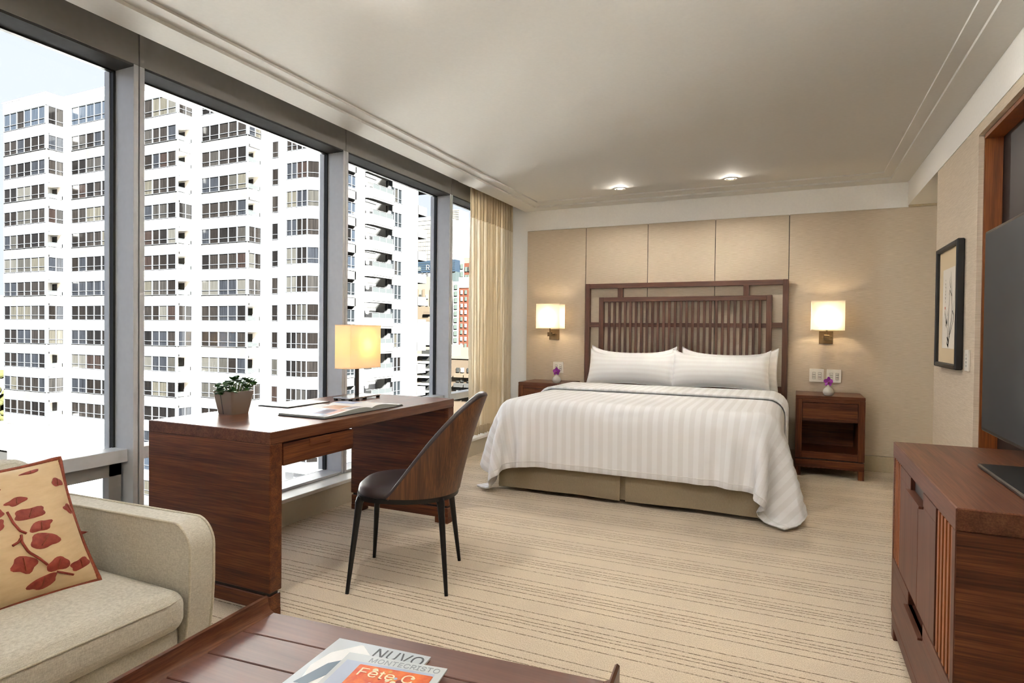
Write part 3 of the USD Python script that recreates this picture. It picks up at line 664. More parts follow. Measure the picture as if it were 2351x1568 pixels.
# beige slab behind the balconies and the pale block with small balconies
bs = far_tower('beige_slab_block', 'beige concrete tower with two columns of narrow windows', 'building', -104, -88.5, 144.5, 158, 13.6, 'far_cream')
part(bs, 'rib', join(*[box(x, x + .7, 144.2, 144.6, -20, 13) for x in (-95.6, -93.6, -91.2)]), 'far_beige')
wins(bs, [-94.4, -92.2], [11.5 - 1.95 * i for i in range(9)], 144.5, .7, 1.2, ['far_pane', 'far_white', 'far_grey'])
part(bs, 'upper_step', box(-104, -92, 146, 158, 13.6, 16.6), 'far_cream')
pb = thing('balcony_block', 'pale apartment block with a column of small dark balconies below the beige tower', 'building', (-65, 106, -40))
part(pb, 'walls', box(-72, -62.5, 102.5, 112, -40, -1.4), 'far_cream')
part(pb, 'roof_rail', box(-72, -62.4, 102.2, 102.5, -1.4, -.4), 'far_white')
part(pb, 'penthouse', box(-69, -64.8, 104, 110, -.5, 3.2), 'far_white')
for i in range(8):
    z = -2.3 - 1.42 * i
    part(pb, 'balcony_recess', box(-66.3, -64.5, 102.3, 102.6, z - 1.15, z), 'far_pane')
    part(pb, 'balcony', box(-66.9, -64.6, 101.6, 102.5, z - 1.25, z - .85), 'far_white')
    part(pb, 'window', box(-64.2, -63.5, 102.3, 102.6, z - .9, z - .1), 'far_grey')
    part(pb, 'window', box(-69.3, -67.6, 102.3, 102.6, z - .95, z - .15), 'far_pane')
pf = thing('peach_block', 'small peach block with stacked balconies peeping past the white tower', 'building', (-69, 124, -40))
part(pf, 'walls', box(-84, -76.4, 120.5, 130, -40, 7.0), 'far_beige')
for i in range(5):
    part(pf, 'balcony', box(-77.4, -75.9, 119.8, 120.6, 5.2 - 2.0 * i, 5.8 - 2.0 * i), 'far_tan')
# pale blocks beyond the left edge of the white tower
fl = far_tower('distant_block', 'distant pale block at the far left edge behind the white tower', 'building', -250, -226, 116, 130, 12.0, 'far_white')
wins(fl, [-236.5 + 1.6 * i for i in range(6)], [10.5 - 2.6 * i for i in range(11)], 116, .9, 1.3, 'far_pane')
gl = far_tower('low_grey_building', 'low grey flat-roofed building at the foot of the white tower on the far left', 'building', -130, -88.6, 50, 66, -16.5, 'far_grey')
part(gl, 'roof_edge', box(-130, -88.5, 49.7, 66, -16.5, -15.7), 'far_white')
trn = np.random.default_rng(5)
for k in range(2):
    t = thing('street_tree', ['leafy yellow-green tree far below at the left edge', 'smaller yellow-green tree beside it far below at the left edge'][k], 'tree', (-150 + 16 * k, 76 + 2 * k, -40))
    part(t, 'trunk', tube([(-150 + 16 * k, 76 + 2 * k, -40), (-150 + 16 * k, 76 + 2 * k, -25)], .4, 8), 'wood_black')
    P = trn.normal(size=(160, 3)) * (3.4, 3.4, 4.2) + (-150 + 16 * k, 76 + 2 * k, -20)
    part(t, 'crown', join(*[(trimesh.creation.icosphere(1, 1.0).vertices * trn.uniform(.6, 1.3) + p, trimesh.creation.icosphere(1, 1.0).faces) for p in P]), 'tree_green', kind='stuff')
# ---------------------------------------------------------------- desk
dk = thing('writing_desk', 'dark brown wooden waterfall desk standing at the window with a shallow drawer', 'desk', (-2.32, 2.62, 0))
DX0, DX1, DY0, DY1 = -2.70, -1.945, 1.873, 3.372
part(dk, 'top', cbox(DX0, DX1, DY0, DY1, .728, .78, .003), 'wood_top_y')
part(dk, 'side_panel', cbox(DX0 + .001, DX1 - .001, DY0 + .0005, DY0 + .068, .112, .7285, .003), 'wood_x')
part(dk, 'side_panel', cbox(DX0 + .001, DX1 - .001, DY1 - .068, DY1 - .0005, .112, .7285, .003), 'wood_x')
part(dk, 'inset_panel', box(DX0 + .03, DX1 - .03, DY1 - .0705, DY1 - .0675, .13, .715), 'wood_x')
for a, b in ((DY0, DY0 + .066), (DY1 - .066, DY1)):
    part(dk, 'recess', box(DX0 + .012, DX1 - .012, a + .01, b - .01, .097, .113), 'wood_black')
    part(dk, 'plinth', join(cbox(DX0 + .002, DX1 - .002, a + .002, b - .002, .036, .098, .003), cbox(DX1 - .096, DX1 - .002, a + .002, b - .002, 0, .0365, .002), cbox(DX0 + .002, DX0 + .096, a + .002, b - .002, 0, .0365, .002)), 'wood_x')
dr = part(dk, 'drawer', join(cbox(DX1 - .022, DX1 - .003, DY0 + .075, 2.400, .628, .722, .002), box(DX0 + .15, DX1 - .022, DY0 + .08, 2.395, .635, .727)), 'wood_y')
part(dr, 'pull', cbox(DX1 - .0035, DX1 + .002, 2.10, 2.235, .690, .722, .0015), 'wood_y')

# ---------------------------------------------------------------- things on the desk
ZD = .78
lp = thing('desk_lamp', 'lit table lamp with a rectangular golden shade and black stem on the desk', 'lamp', (-2.452, 3.055, ZD))
part(lp, 'base', cbox(-2.518, -2.386, 2.912, 3.205, ZD + .012, ZD + .02, .002), 'chrome')
part(lp, 'foot', join(*[box(x - .008, x + .008, y - .008, y + .008, ZD, ZD + .0125) for x in (-2.507, -2.397) for y in (2.925, 2.99, 3.06, 3.19)]), 'black_metal')
part(lp, 'stem', cbox(-2.468, -2.456, 3.050, 3.078, ZD + .0195, 1.02, .001), 'black_metal')
def shade(t, x0, x1, y0, y1, z0, z1, m, edge, lighter='shade_edge'):
    c = [(x0, y0), (x1, y0), (x1, y1), (x0, y1)]
    s = part(t, 'shade', join(*[(np.array([(*c[k], z0), (*c[(k + 1) % 4], z0), (*c[(k + 1) % 4], z1), (*c[k], z1)]), np.array([[0, 1, 2], [0, 2, 3]])) for k in range(4)]), m)
    e = .006
    part(s, 'trim', join(*[join(box(x0 - .001, x1 + .001, y0 - .001, y0 + .001, z, z + e), box(x0 - .001, x1 + .001, y1 - .001, y1 + .001, z, z + e), box(x0 - .001, x0 + .001, y0, y1, z, z + e), box(x1 - .001, x1 + .001, y0, y1, z, z + e)) for z in (z0, z1 - e)]), edge)
    return s
shade(lp, -2.497, -2.380, 2.902, 3.192, .973, 1.237, 'shade_gold', 'shade_gold')
part(lp, 'bulb', trimesh.creation.icosphere(3, .026).apply_translation((-2.432, 3.062, 1.118)), 'bulb_desk', True)
part(lp, 'socket', lathe([(.012, 1.02), (.016, 1.03), (.016, 1.085), (.002, 1.09)], 14, (-2.445, 3.062, 0)), 'brass', 40)

pot = thing('potted_jade_plant', 'jade plant with glossy round leaves in a tapered grey-brown square planter', 'plant', (-2.556, 2.22, ZD))
cx, cy = -2.556, 2.222
def pyr(b, t, z0, z1, r=.012):
    P = []
    for h, z in ((b, z0), (t, z1)):
        q = Polygon([(-h, -h), (h, -h), (h, h), (-h, h)]).buffer(-r).buffer(r, quad_segs=4)
        P.append(np.array([(cx + a, cy + c, z) for a, c in list(q.exterior.coords)[:-1]]))
    n = len(P[0]); v = np.vstack(P)
    f = []
    for i in range(n):
        j = (i + 1) % n; f += [[i, j, n + j], [i, n + j, n + i]]
    f += [[0, i + 1, i] for i in range(1, n - 1)]
    return v, np.array(f)
outer, inner = pyr(.052, .070, ZD, .895), pyr(.046, .066, ZD + .01, .895)
n_ = len(outer[0]) // 2
rim = np.array([[n_ + i, n_ + (i + 1) % n_, 3 * n_ + (i + 1) % n_] for i in range(n_)] + [[n_ + i, 3 * n_ + (i + 1) % n_, 3 * n_ + i] for i in range(n_)])
part(pot, 'planter', (np.vstack([outer[0], inner[0]]), np.vstack([outer[1], inner[1][:, ::-1] + 2 * n_, rim])), 'planter', 40)
part(pot, 'groove', join(*[(np.array([(cx + u * .052 - .0025 * w, cy - .0525, ZD + .001) if k == 0 else (cx + u * .07 - .0025 * w, cy - .0705, .894) for k in (0, 1) for w in (-1, 1)]), np.array([[0, 1, 2], [1, 3, 2]])) for u in (-.18,)]), 'cover_black')
part(pot, 'soil', box(cx - .06, cx + .06, cy - .06, cy + .06, .865, .878), 'soil')
lr = np.random.default_rng(3)
heads = [(-.058, -.045, .925), (-.045, .01, .935), (-.01, -.045, .93), (.0, .0, .955), (.03, -.04, .935), (.045, .0, .955), (.055, .045, .95), (.02, .05, .96), (-.03, .045, .955), (.062, .07, .935), (-.068, -.02, .915), (.035, .08, .95), (0.0, .06, .93), (-.02, -.07, .905), (.05, -.06, .91), (.07, .02, .92)]
for k, (hx, hy, hz) in enumerate(heads):
    p0 = np.array((cx + hx * .5, cy + hy * .5, .872)); p1 = np.array((cx + hx, cy + hy, hz - .012))
    part(pot, 'stem', tube([p0, (p0 + p1) / 2 + (0, 0, .006), p1], [.005, .004, .003], 6), 'stem_green', True)
    for q in range(8):
        az = q * 2.4 + lr.uniform(-.3, .3); el = lr.uniform(-.35, .95) - (.4 if q % 4 == 0 else 0)
        L, W = lr.uniform(.017, .027), lr.uniform(.009, .0135)
        s = trimesh.creation.icosphere(2, 1.0); v = np.array(s.vertices)
        v = v * (L * .62, W, .0028) + (L * .66, 0, 0); v[:, 1] *= np.clip(.45 + v[:, 0] / L * .75, .3, 1.1); v[:, 2] += (v[:, 1] / W) ** 2 * .0022
        v, f = rot((v, s.faces), -math.degrees(el), 'y'); v, f = rot((v, f), math.degrees(az), 'z')
        part(pot, 'leaf', (v + (p1 + lr.uniform(-.004, .004, 3)), f), 'jade', True)

fo = solo('leather_folder', join(cbox(-2.688, -2.470, 2.500, 2.83, ZD, ZD + .004, .001), ), 'cover_black', 'flat white-topped desk folder lying at the window side behind the open magazine', 'folder')
solo('letter_sheet', join(cbox(-2.684, -2.474, 2.504, 2.826, ZD + .0045, ZD + .0065, .0005)), 'paper', 'white writing paper lying on the black desk folder', 'paper')
for i, (x, y) in enumerate(((-2.50, 2.60), (-2.51, 2.655), (-2.515, 2.74))):
    pass

mg = thing('open_magazine', 'open glossy magazine lying at the front edge of the desk', 'magazine', (-2.16, 2.60, ZD))
bx0, bx1, by0, bys, by1 = -2.305, -2.012, 2.272, 2.625, 2.905
def page(y_out, y_in, dz=0.0, lift=.020, edge=.010, base=0.004):
    n = 18; P = np.zeros((2, n, 3))
    for j in range(n):
        t = j / (n - 1)                     # 0 at the outer edge, 1 in the gutter
        y = y_out + (y_in - y_out) * t
        z = ZD + edge + (lift * (smoothstep(t / .72) if t < .8 else 1 - ((t - .8) / .2) ** 2 * .62)) + dz
        for i, x in enumerate((bx0, bx1)): P[i, j] = (x, y, z)
    return P
for nm, yo, yi, lf, ed in (('left_pages', by0, bys, .016, .011), ('right_pages', by1, bys, .019, .008)):
    P = page(yo, yi, 0, lf, ed); Q = P.copy(); Q[..., 2] = ZD + .003
    n = P.shape[1]
    v = np.vstack([P.reshape(-1, 3), Q.reshape(-1, 3)]); k = 2 * n; f = []
    for j in range(n - 1):
        f += [[j, n + j, n + j + 1], [j, n + j + 1, j + 1]]
    top = np.array(f) if yo < yi else np.array(f)[:, ::-1]
    side = []
    for j in range(n - 1):
        side += [[n + j, k + n + j, k + n + j + 1], [n + j, k + n + j + 1, n + j + 1], [j, k + j + 1, k + j], [j, j + 1, k + j + 1]]
    side += [[0, k, k + n], [0, k + n, n]]
    side = np.array(side) if yo < yi else np.array(side)[:, ::-1]
    pb_ = part(mg, 'page_block', (v, side), 'paper_edge')
    part(pb_, 'top_page', (v + (0, 0, .0004), top), 'paper', True)
    def patch(u0, u1, t0, t1, m, off=.0009):
        a, b = int(t0 * (n - 1)), int(t1 * (n - 1)) + 1
        R = P[:, a:b].copy(); xa, xb = bx0 + (bx1 - bx0) * u0, bx0 + (bx1 - bx0) * u1
        R[0, :, 0], R[1, :, 0] = xa, xb; R[..., 2] += off
        g = sheet(R); part(pb_, 'printed_picture', (g[0], g[1] if yo < yi else g[1][:, ::-1]), m)
    if yo < yi:
        patch(.06, .96, .04, .14, 'print_grey', .0010); patch(.05, .8, .16, .5, 'print_blue'); patch(.1, .5, .24, .42, 'print_white', .0012); patch(.55, .93, .2, .55, 'print_rose'); patch(.35, .75, .56, .86, 'print_brown'); patch(.78, .94, .6, .9, 'print_grey')
    else:
        patch(.05, .5, .5, .9, 'print_blue'); patch(.55, .92, .3, .7, 'print_white'); patch(.1, .45, .12, .42, 'print_brown')
part(mg, 'cover', cbox(bx0 - .003, bx1 + .003, by0 - .004, by1 + .004, ZD, ZD + .0035, .001), 'cover_black')

# ---------------------------------------------------------------- chair (front towards -x in its own frame)
ch = thing('desk_chair', 'dark leather chair with a curved walnut back shell and black tapered legs at the desk', 'chair', (-1.708, 2.523, 0), 21.8)
def L_(name, m, mt, sm=40, up=None): return part(up or ch, name, m, mt, sm, local=True)
def outline(hx0, hx1, w, n=72, e=2.6):
    """Seat plan: squarish at the front (-x), round at the back."""
    P = []
    for k in range(n):
        a = 2 * PI * k / n; c, s = math.cos(a), math.sin(a)
        ee = e if c < 0 else 2.15
        r = (abs(c) ** ee + abs(s) ** ee) ** (-1 / ee)
        x = c * r * (hx1 if c > 0 else -hx0); P.append((x, s * r * w))
    return Polygon(P)
ol = outline(-.235, .245, .232)
zr = .415
ringm = prism(ol.difference(ol.buffer(-.03)), zr, zr + .022)
L_('seat_frame', join(ringm, prism(ol.buffer(-.028), zr + .004, zr + .02)), 'black_metal', 30)
# cushion
n = 72; P = []
base = np.array(ol.buffer(-.006).exterior.coords)[:-1]
for t, z in ((1.0, zr + .022), (1.004, zr + .036), (.985, zr + .052), (.93, zr + .064), (.8, zr + .071), (.5, zr + .076), (.2, zr + .078)):
    P.append(np.c_[base * t, np.full(len(base), z)])
v = np.vstack(P + [np.array([[0, 0, zr + .0785]])]); nb = len(base); f = []
for i in range(len(P) - 1):
    for j in range(nb):
        q = (j + 1) % nb; f += [[i * nb + j, i * nb + q, (i + 1) * nb + q], [i * nb + j, (i + 1) * nb + q, (i + 1) * nb + j]]
for j in range(nb): f.append([(len(P) - 1) * nb + j, (len(P) - 1) * nb + (j + 1) % nb, len(v) - 1])
f = np.array(f)
if not Polygon(base).exterior.is_ccw: f = f[:, ::-1]
L_('seat_cushion', (v, f), 'leather', True)
# back shell
NS, NH = 61, 16
def shell(off, s, h):
    """s -1..1 round the back, h 0..1 up; off moves outwards."""
    a = s * 1.78                                        # sweep from the back centre
    x, y = math.cos(a), math.sin(a)
    ee = 2.2; r = (abs(x) ** ee + abs(y) ** ee) ** (-1 / ee)
    H = .455 * smoothstep((1 - abs(s)) / .80) ** .62
    z = zr + .024 + H * h
    k = z - (zr + .024)
    bx = .236 if x > 0 else .235
    px, py = x * r * (bx + off), y * r * (.225 + off)
    px += .20 * k + .05 * k * k * 4 * max(x, 0)          # recline
    py *= 1 - .18 * (k / .45) ** 2
    return px, py, z
S = np.linspace(-1, 1, NS)
def surf(off): return np.array([[shell(off, s, h) for h in np.linspace(0, 1, NH)] for s in S])
def slab(o0, o1):
    A, B_ = surf(o0), surf(o1); v = np.vstack([A.reshape(-1, 3), B_.reshape(-1, 3)]); n = NS * NH
    f = grid_faces(NS, NH); g = [f[:, ::-1], f + n]
    for i in range(NS - 1):
        a, b = i * NH + NH - 1, (i + 1) * NH + NH - 1
        g.append(np.array([[a, b, b + n], [a, b + n, a + n]])[:, ::-1])
        a, b = i * NH, (i + 1) * NH
        g.append(np.array([[a, b, b + n], [a, b + n, a + n]]))
    return v, np.vstack(g)
bs_ = L_('back_shell', slab(.002, .016), 'walnut_z', 40)
L_('back_lining', slab(-.020, .0015), 'leather', 40)
E_ = np.array([shell(.0, s, 1.0) for s in np.linspace(-1, 1, 90)])
L_('edge_roll', tube(E_, .0145, 10), 'leather', True)
for (tx, ty), (bx_, by_) in (((-.195, -.165), (-.23, -.228)), ((-.195, .165), (-.23, .228)), ((.185, -.15), (.225, -.218)), ((.185, .15), (.225, .218))):
    L_('leg', tube([(tx * .96, ty * .96, zr + .008), (tx, ty, zr - .012), (tx + (bx_ - tx) * .12, ty + (by_ - ty) * .12, zr - .06), (bx_, by_, 0.0)], [.021, .0185, .0155, .0085], 12), 'black_metal', 40)

# ---------------------------------------------------------------- sofa
sf = thing('sofa', 'pale linen sofa with a rounded piped arm standing under the window', 'sofa', (-2.2, .3, 0))
SXF, SA0, SA1, ZA = -1.70, 1.315, 1.402, .588
def arm(y0, y1, nm):
    r = .085
    prof = Polygon([(-2.60, .04), (-1.735, .04), (-1.722, .2), (-1.705, .32), (SXF, .40), (SXF, ZA), (-2.60, ZA - .015)]).buffer(-.02).buffer(.02)
    prof = Polygon([p for p in prof.exterior.coords])
    cut = Polygon([(SXF - r, ZA - r), (SXF + .1, ZA - r), (SXF + .1, ZA + .1), (SXF - r, ZA + .1)]).difference(Point(SXF - r, ZA - r).buffer(r, 24))
    prof = prof.difference(cut)
    m = prism(prof, y0, y1, 'xz')
    a = part(sf, nm, m, 'linen', 40)
    ex = [(x, z) for x, z in prof.exterior.coords if (z > ZA - .03 or x > SXF - .045) and x > -2.59]
    ex = sorted(set(ex), key=lambda p: (0, p[0]) if p[1] > ZA - .045 and p[0] < SXF - r + .001 else (1, -p[1]))
    for y in (y0, y1):
        part(a, 'piping', tube([(x + .001, y, z + .001) for x, z in ex], .0042, 8), 'linen_piping', True)
arm(SA0, SA1, 'arm'); arm(-.75, -.66, 'arm')
part(sf, 'base', rbox(-2.58, -1.735, -.655, 1.312, .06, .27, .02), 'linen', 40)
def pad(x0, x1, y0, y1, z0, z1, crown, r=.05, n=26, axis=2):
    """A soft seat pad: rounded box whose top and bottom swell."""
    g = rbox(x0, x1, y0, y1, z0, z1, r)
    m = trimesh.Trimesh(*g).subdivide_to_size(.05)
    v = np.array(m.vertices); u = (v[:, 0] - (x0 + x1) / 2) / ((x1 - x0) / 2); w = (v[:, 1] - (y0 + y1) / 2) / ((y1 - y0) / 2)
    t = (v[:, 2] - (z0 + z1) / 2) / ((z1 - z0) / 2)
    v[:, 2] += crown * t * np.clip(1 - u ** 4, 0, 1) * np.clip(1 - w ** 4, 0, 1)
    return v, np.array(m.faces)
part(sf, 'seat_cushion', pad(-2.42, -1.688, .335, 1.308, .272, .395, .025, .045), 'linen', 60)
part(sf, 'seat_cushion', pad(-2.42, -1.688, -.65, .328, .272, .395, .025, .045), 'linen', 60)
for y0, y1 in ((.335, 1.308), (-.65, .328)):
    c = [(-2.36, y1 - .006, .372), (-1.75, y1 - .006, .372), (-1.70, y1 - .03, .372), (-1.690, y1 - .07, .372), (-1.690, y0 + .07, .372), (-1.70, y0 + .03, .372), (-1.75, y0 + .006, .372)]
    part(sf, 'piping', tube(c, .004, 8), 'linen_piping', True)
part(sf, 'back', rbox(-2.62, -2.47, -.74, 1.395, .06, .66, .05), 'linen', 40)
part(sf, 'back_cushion', rot(pad(-2.53, -2.33, .34, 1.262, .38, .742, .012, .07), -6, 'y', (-2.43, 0, .4)), 'linen', 60)
part(sf, 'back_cushion', rot(pad(-2.53, -2.33, -.64, .332, .38, .742, .012, .07), -6, 'y', (-2.43, 0, .4)), 'linen', 60)
part(sf, 'foot', join(*[cbox(x - .025, x + .025, y - .025, y + .025, 0, .062) for x in (-2.55, -1.80) for y in (-.68, 1.35)]), 'wood_z')

# scatter cushion with appliqued leaves; its face looks along +x and up
cu = thing('scatter_cushion', 'tan square cushion with red leaf applique and dark red piping on the sofa', 'cushion', (-2.10, .98, .41))
CW = .225
Cn = np.array([-2.085, 0.985, .588]); eu = np.array([0.03, 1.0, .012]); eu /= np.linalg.norm(eu); ev = np.array([-.50, .0, .86]); ev /= np.linalg.norm(ev); en = np.cross(eu, ev); en /= np.linalg.norm(en)
if en[0] < 0: en = -en
def cpt(u, v, side=1, off=0.0):
    pu = u * (1 - .07 * (1 - v * v) * 1.0); pv = v * (1 - .07 * (1 - u * u))
    t = .082 * (max(0, 1 - abs(u) ** 2.4) * max(0, 1 - abs(v) ** 2.4)) ** .62
    wr = .003 * math.sin(9 * v + 3 * u) * (abs(u) ** 2) * (1 - abs(u)) * 4
    return Cn + eu * pu * CW + ev * pv * CW * .94 + en * side * (t + wr + off)
N = 41; G = np.linspace(-1, 1, N)
front = np.array([[cpt(u, v) for v in G] for u in G]); back = np.array([[cpt(u, v, -1) for v in G] for u in G])
fc = grid_faces(N, N); vv = np.vstack([front.reshape(-1, 3), back.reshape(-1, 3)])
tst = np.cross(front[21, 20] - front[20, 20], front[20, 21] - front[20, 20]) @ en
part(cu, 'cover', (vv, np.vstack([fc if tst > 0 else fc[:, ::-1], (fc[:, ::-1] if tst > 0 else fc) + N * N])), 'cushion_silk', True)
edge = [cpt(u, 1) for u in G] + [cpt(1, v) for v in G[::-1][1:]] + [cpt(u, -1) for u in G[::-1][1:]] + [cpt(-1, v) for v in G[1:-1]]
part(cu, 'piping', tube(np.array(edge), .0075, 8, closed=True), 'piping_red', True)
def cpix(px, py):            # pattern drawn on the cushion: the frame of the close-up study (1045 x 1568), u to the right, v up
    return (px - 330) / 470.0, (745 - py) / 640.0
def leafmesh(cxp, cyp, L, W, ang, lobes=3, seed=0):
    r = random.Random(seed); n = 26; pts = []
    for k in range(n):
        a = 2 * PI * k / n
        rad = 1 + .13 * math.sin(lobes * a + r.uniform(0, .3) + seed) + .05 * math.sin(5 * a + seed * 2)
        x, y = L * rad * math.cos(a), W * rad * math.sin(a)
        ca, sa = math.cos(math.radians(ang)), math.sin(math.radians(ang))
        pts.append(cpix(cxp + x * ca - y * sa, cyp - (x * sa + y * ca)))
    u0, v0 = cpix(cxp, cyp); V = [cpt(u0, v0, 1, .0028)]
    for s in (.35, .7, 1.0):
        for u, v in pts:
            uu, v_ = u0 + (u - u0) * s, v0 + (v - v0) * s
            V.append(cpt(np.clip(uu, -.985, .985), np.clip(v_, -.985, .985), 1, .0026 if s < 1 else .0006))
    f = [[0, 1 + k, 1 + (k + 1) % n] for k in range(n)]
    for ring_ in range(2):
        a = 1 + ring_ * n; b = a + n
        for k in range(n):
            q = (k + 1) % n; f += [[a + k, b + k, b + q], [a + k, b + q, a + q]]
    V = np.array(V); f = np.array(f)
    if np.cross(V[f[0][1]] - V[f[0][0]], V[f[0][2]] - V[f[0][0]]) @ en < 0: f = f[:, ::-1]
    return V, f
leaves = [(270, 370, 95, 45, 12), (70, 370, 75, 38, 0), (125, 475, 82, 52, 35), (420, 498, 68, 36, 18), (268, 570, 74, 46, -15), (472, 645, 98, 58, 5), (250, 700, 78, 54, 25), (512, 788, 76, 48, 20), (510, 930, 92, 72, -5), (368, 1098, 66, 80, 30), (558, 1172, 72, 58, 10), (700, 1206, 82, 44, 28), (460, 1285, 84, 48, 14), (75, 1395, 70, 36, 8), (10, 1270, 50, 80, 0), (10, 1108, 36, 52, 10), (718, 372, 44, 46, 20), (752, 655, 44, 52, 40), (575, 205, 66, 20, 12), (862, 900, 26, 55, 0), (-120, 620, 70, 60, 30), (-190, 860, 80, 50, 10), (-130, 1080, 80, 60, 50), (-240, 450, 70, 50, 15)]
for i, (x, y, L, W, a) in enumerate(leaves):
    lfp = part(cu, 'leaf_motif', leafmesh(x, y, L, W, a, 3 + i % 2, i), 'leaf_red', True)
    u0, v0 = cpix(x, y); ca, sa = math.cos(math.radians(a + 62)), math.sin(math.radians(a + 62)); R = W * .72
    ln = [cpt(*np.clip(cpix(x + R * t * ca, y - R * t * sa), -.98, .98), 1, .0034) for t in np.linspace(-1, 1, 6)]
    part(lfp, 'vein', tube(ln, .0016, 6), 'piping_red', True)
for pl in ([(118, 285), (140, 360), (190, 430), (300, 505)], [(350, 585), (362, 700), (385, 790), (415, 828)], [(385, 830), (378, 900), (400, 1000), (450, 1080), (490, 1155)], [(325, 908), (360, 890), (378, 860)], [(540, 1235), (635, 1292)], [(-160, 700), (-150, 900), (-120, 1000)]):
    d = np.array(pl, float); tt = np.linspace(0, len(d) - 1, 14); q = np.stack([np.interp(tt, range(len(d)), d[:, k]) for k in (0, 1)], 1)
    part(cu, 'stem_motif', tube([cpt(*np.clip(cpix(*p), -.98, .98), 1, .002) for p in q], .0034, 6), 'leaf_red', True)

# ---------------------------------------------------------------- coffee table, turned a little
TA = 4.5
ct = thing('coffee_table', 'reddish-brown plank coffee table with raised curved rims at both ends', 'table', (-.835, 1.30, 0), TA)
ZT = .42; TW = .468
for k in range(7):
    y1 = -.001 - k * .1145; part(ct, 'plank', cbox(-TW + .006, TW - .006, y1 - .1115, y1, ZT - .028, ZT, .0018), 'table_x', local=True)
part(ct, 'under_board', box(-TW + .004, TW - .004, -.80, -.004, ZT - .036, ZT - .028), 'wood_black', local=True)
for s, nm in ((-1, 'rim'), (1, 'rim')):
    prof = [(0, ZT - .04), (.008, ZT - .002), (-.004, ZT + .004), (-.012, ZT + .018), (-.016, ZT + .040), (-.021, ZT + .044), (-.027, ZT + .040), (-.027, ZT - .04)]
    g = prism(Polygon([(x, z) for x, z in prof]), -.802, 0.0, 'xz')
    v = np.array(g[0]); v[:, 0] = s * (TW - .0) + (v[:, 0] if s < 0 else -v[:, 0])
    part(ct, nm, (v, g[1] if s < 0 else g[1][:, ::-1]), 'wood_top_y', 40, local=True)
part(ct, 'apron', join(box(-TW + .03, TW - .03, -.05, -.03, .33, ZT - .03), box(-TW + .03, TW - .03, -.77, -.75, .33, ZT - .03), box(-TW + .03, -TW + .05, -.75, -.05, .33, ZT - .03), box(TW - .05, TW - .03, -.75, -.05, .33, ZT - .03)), 'wood_x', local=True)
for x in (-TW + .05, TW - .05):
    for y in (-.06, -.74):
        part(ct, 'leg', cbox(x - .025, x + .025, y - .025, y + .025, 0, .385), 'wood_z', local=True)

def text(s, h, bold=False, d=.0004):
    m = meshkit.text_mesh(s, h, d, bold); return np.array(m.vertices), np.array(m.faces)
def flat(m, x, y, z, sx=1.0): v = np.array(m[0]) * (sx, 1, 1); return v + (x, y, z), m[1]
m1 = thing('silver_magazine', 'silver grey fashion magazine lying underneath on the coffee table', 'magazine', (-1.027, 1.218, ZT + .0006), 5.2)
W1, H1, z1_ = .256, .33, .007
part(m1, 'pages', cbox(.001, W1 - .001, -H1 + .001, -.001, 0, z1_ - .001, .001), 'paper', local=True)
part(m1, 'cover', cbox(0, W1, -H1, 0, z1_ - .001, z1_, .0004), 'cover_grey', local=True)
part(m1, 'cover_photo', join(prism(Polygon([(.03, -.07), (.075, -.02), (.11, -.05), (.08, -.11), (.095, -.18), (.04, -.2), (.02, -.13)]).buffer(.008), z1_, z1_ + .0003)), 'print_white', local=True)
part(m1, 'cover_photo', join(prism(Polygon([(.045, -.11), (.075, -.08), (.085, -.12), (.05, -.2), (.02, -.2)]), z1_ + .0003, z1_ + .0006)), 'print_slate', local=True)
part(m1, 'title', flat(text('NUVO', .036), .118, -.047, z1_, .92), 'title_dark', local=True)
m2 = thing('cigar_magazine', 'pale grey magazine with an orange cover picture lying on top of another magazine', 'magazine', (-.951, 1.164, ZT + z1_ + .0016), 9.0)
W2, H2, z2_ = .25, .32, .006
part(m2, 'pages', cbox(.001, W2 - .001, -H2 + .001, -.001, 0, z2_ - .001, .001), 'paper', local=True)
part(m2, 'cover', cbox(0, W2, -H2, 0, z2_ - .001, z2_, .0004), 'cover_silver', local=True)
part(m2, 'cover_panel', box(.012, W2 - .018, -H2 + .01, -.031, z2_, z2_ + .0003), 'cover_blue', local=True)
part(m2, 'title', flat(text('MONTECRISTO', .0175), .062, -.0265, z2_, .98), 'title_silver', local=True)
part(m2, 'cover_picture', prism(Polygon([(.055, -.045), (W2 - .022, -.045), (W2 - .022, -H2 + .02), (.055, -H2 + .02)]).buffer(.004), z2_ + .0003, z2_ + .0006), 'print_orange', local=True)
bl_ = np.random.default_rng(8)
for i in range(26):
    x, y = bl_.uniform(.09, W2 - .03), bl_.uniform(-.14, -.05)
    q = Point(x, y).buffer(bl_.uniform(.003, .008), 8)
    part(m2, 'painted_shape', prism(q, z2_ + .0006, z2_ + .0007 + .00001 * i), ['print_ochre', 'print_cream', 'leaf_red', 'cover_blue'][i % 4], local=True)
part(m2, 'headline', flat(text('Fête C', .030), .06, -.083, z2_ + .0008, 1.1), 'title_cream', local=True)
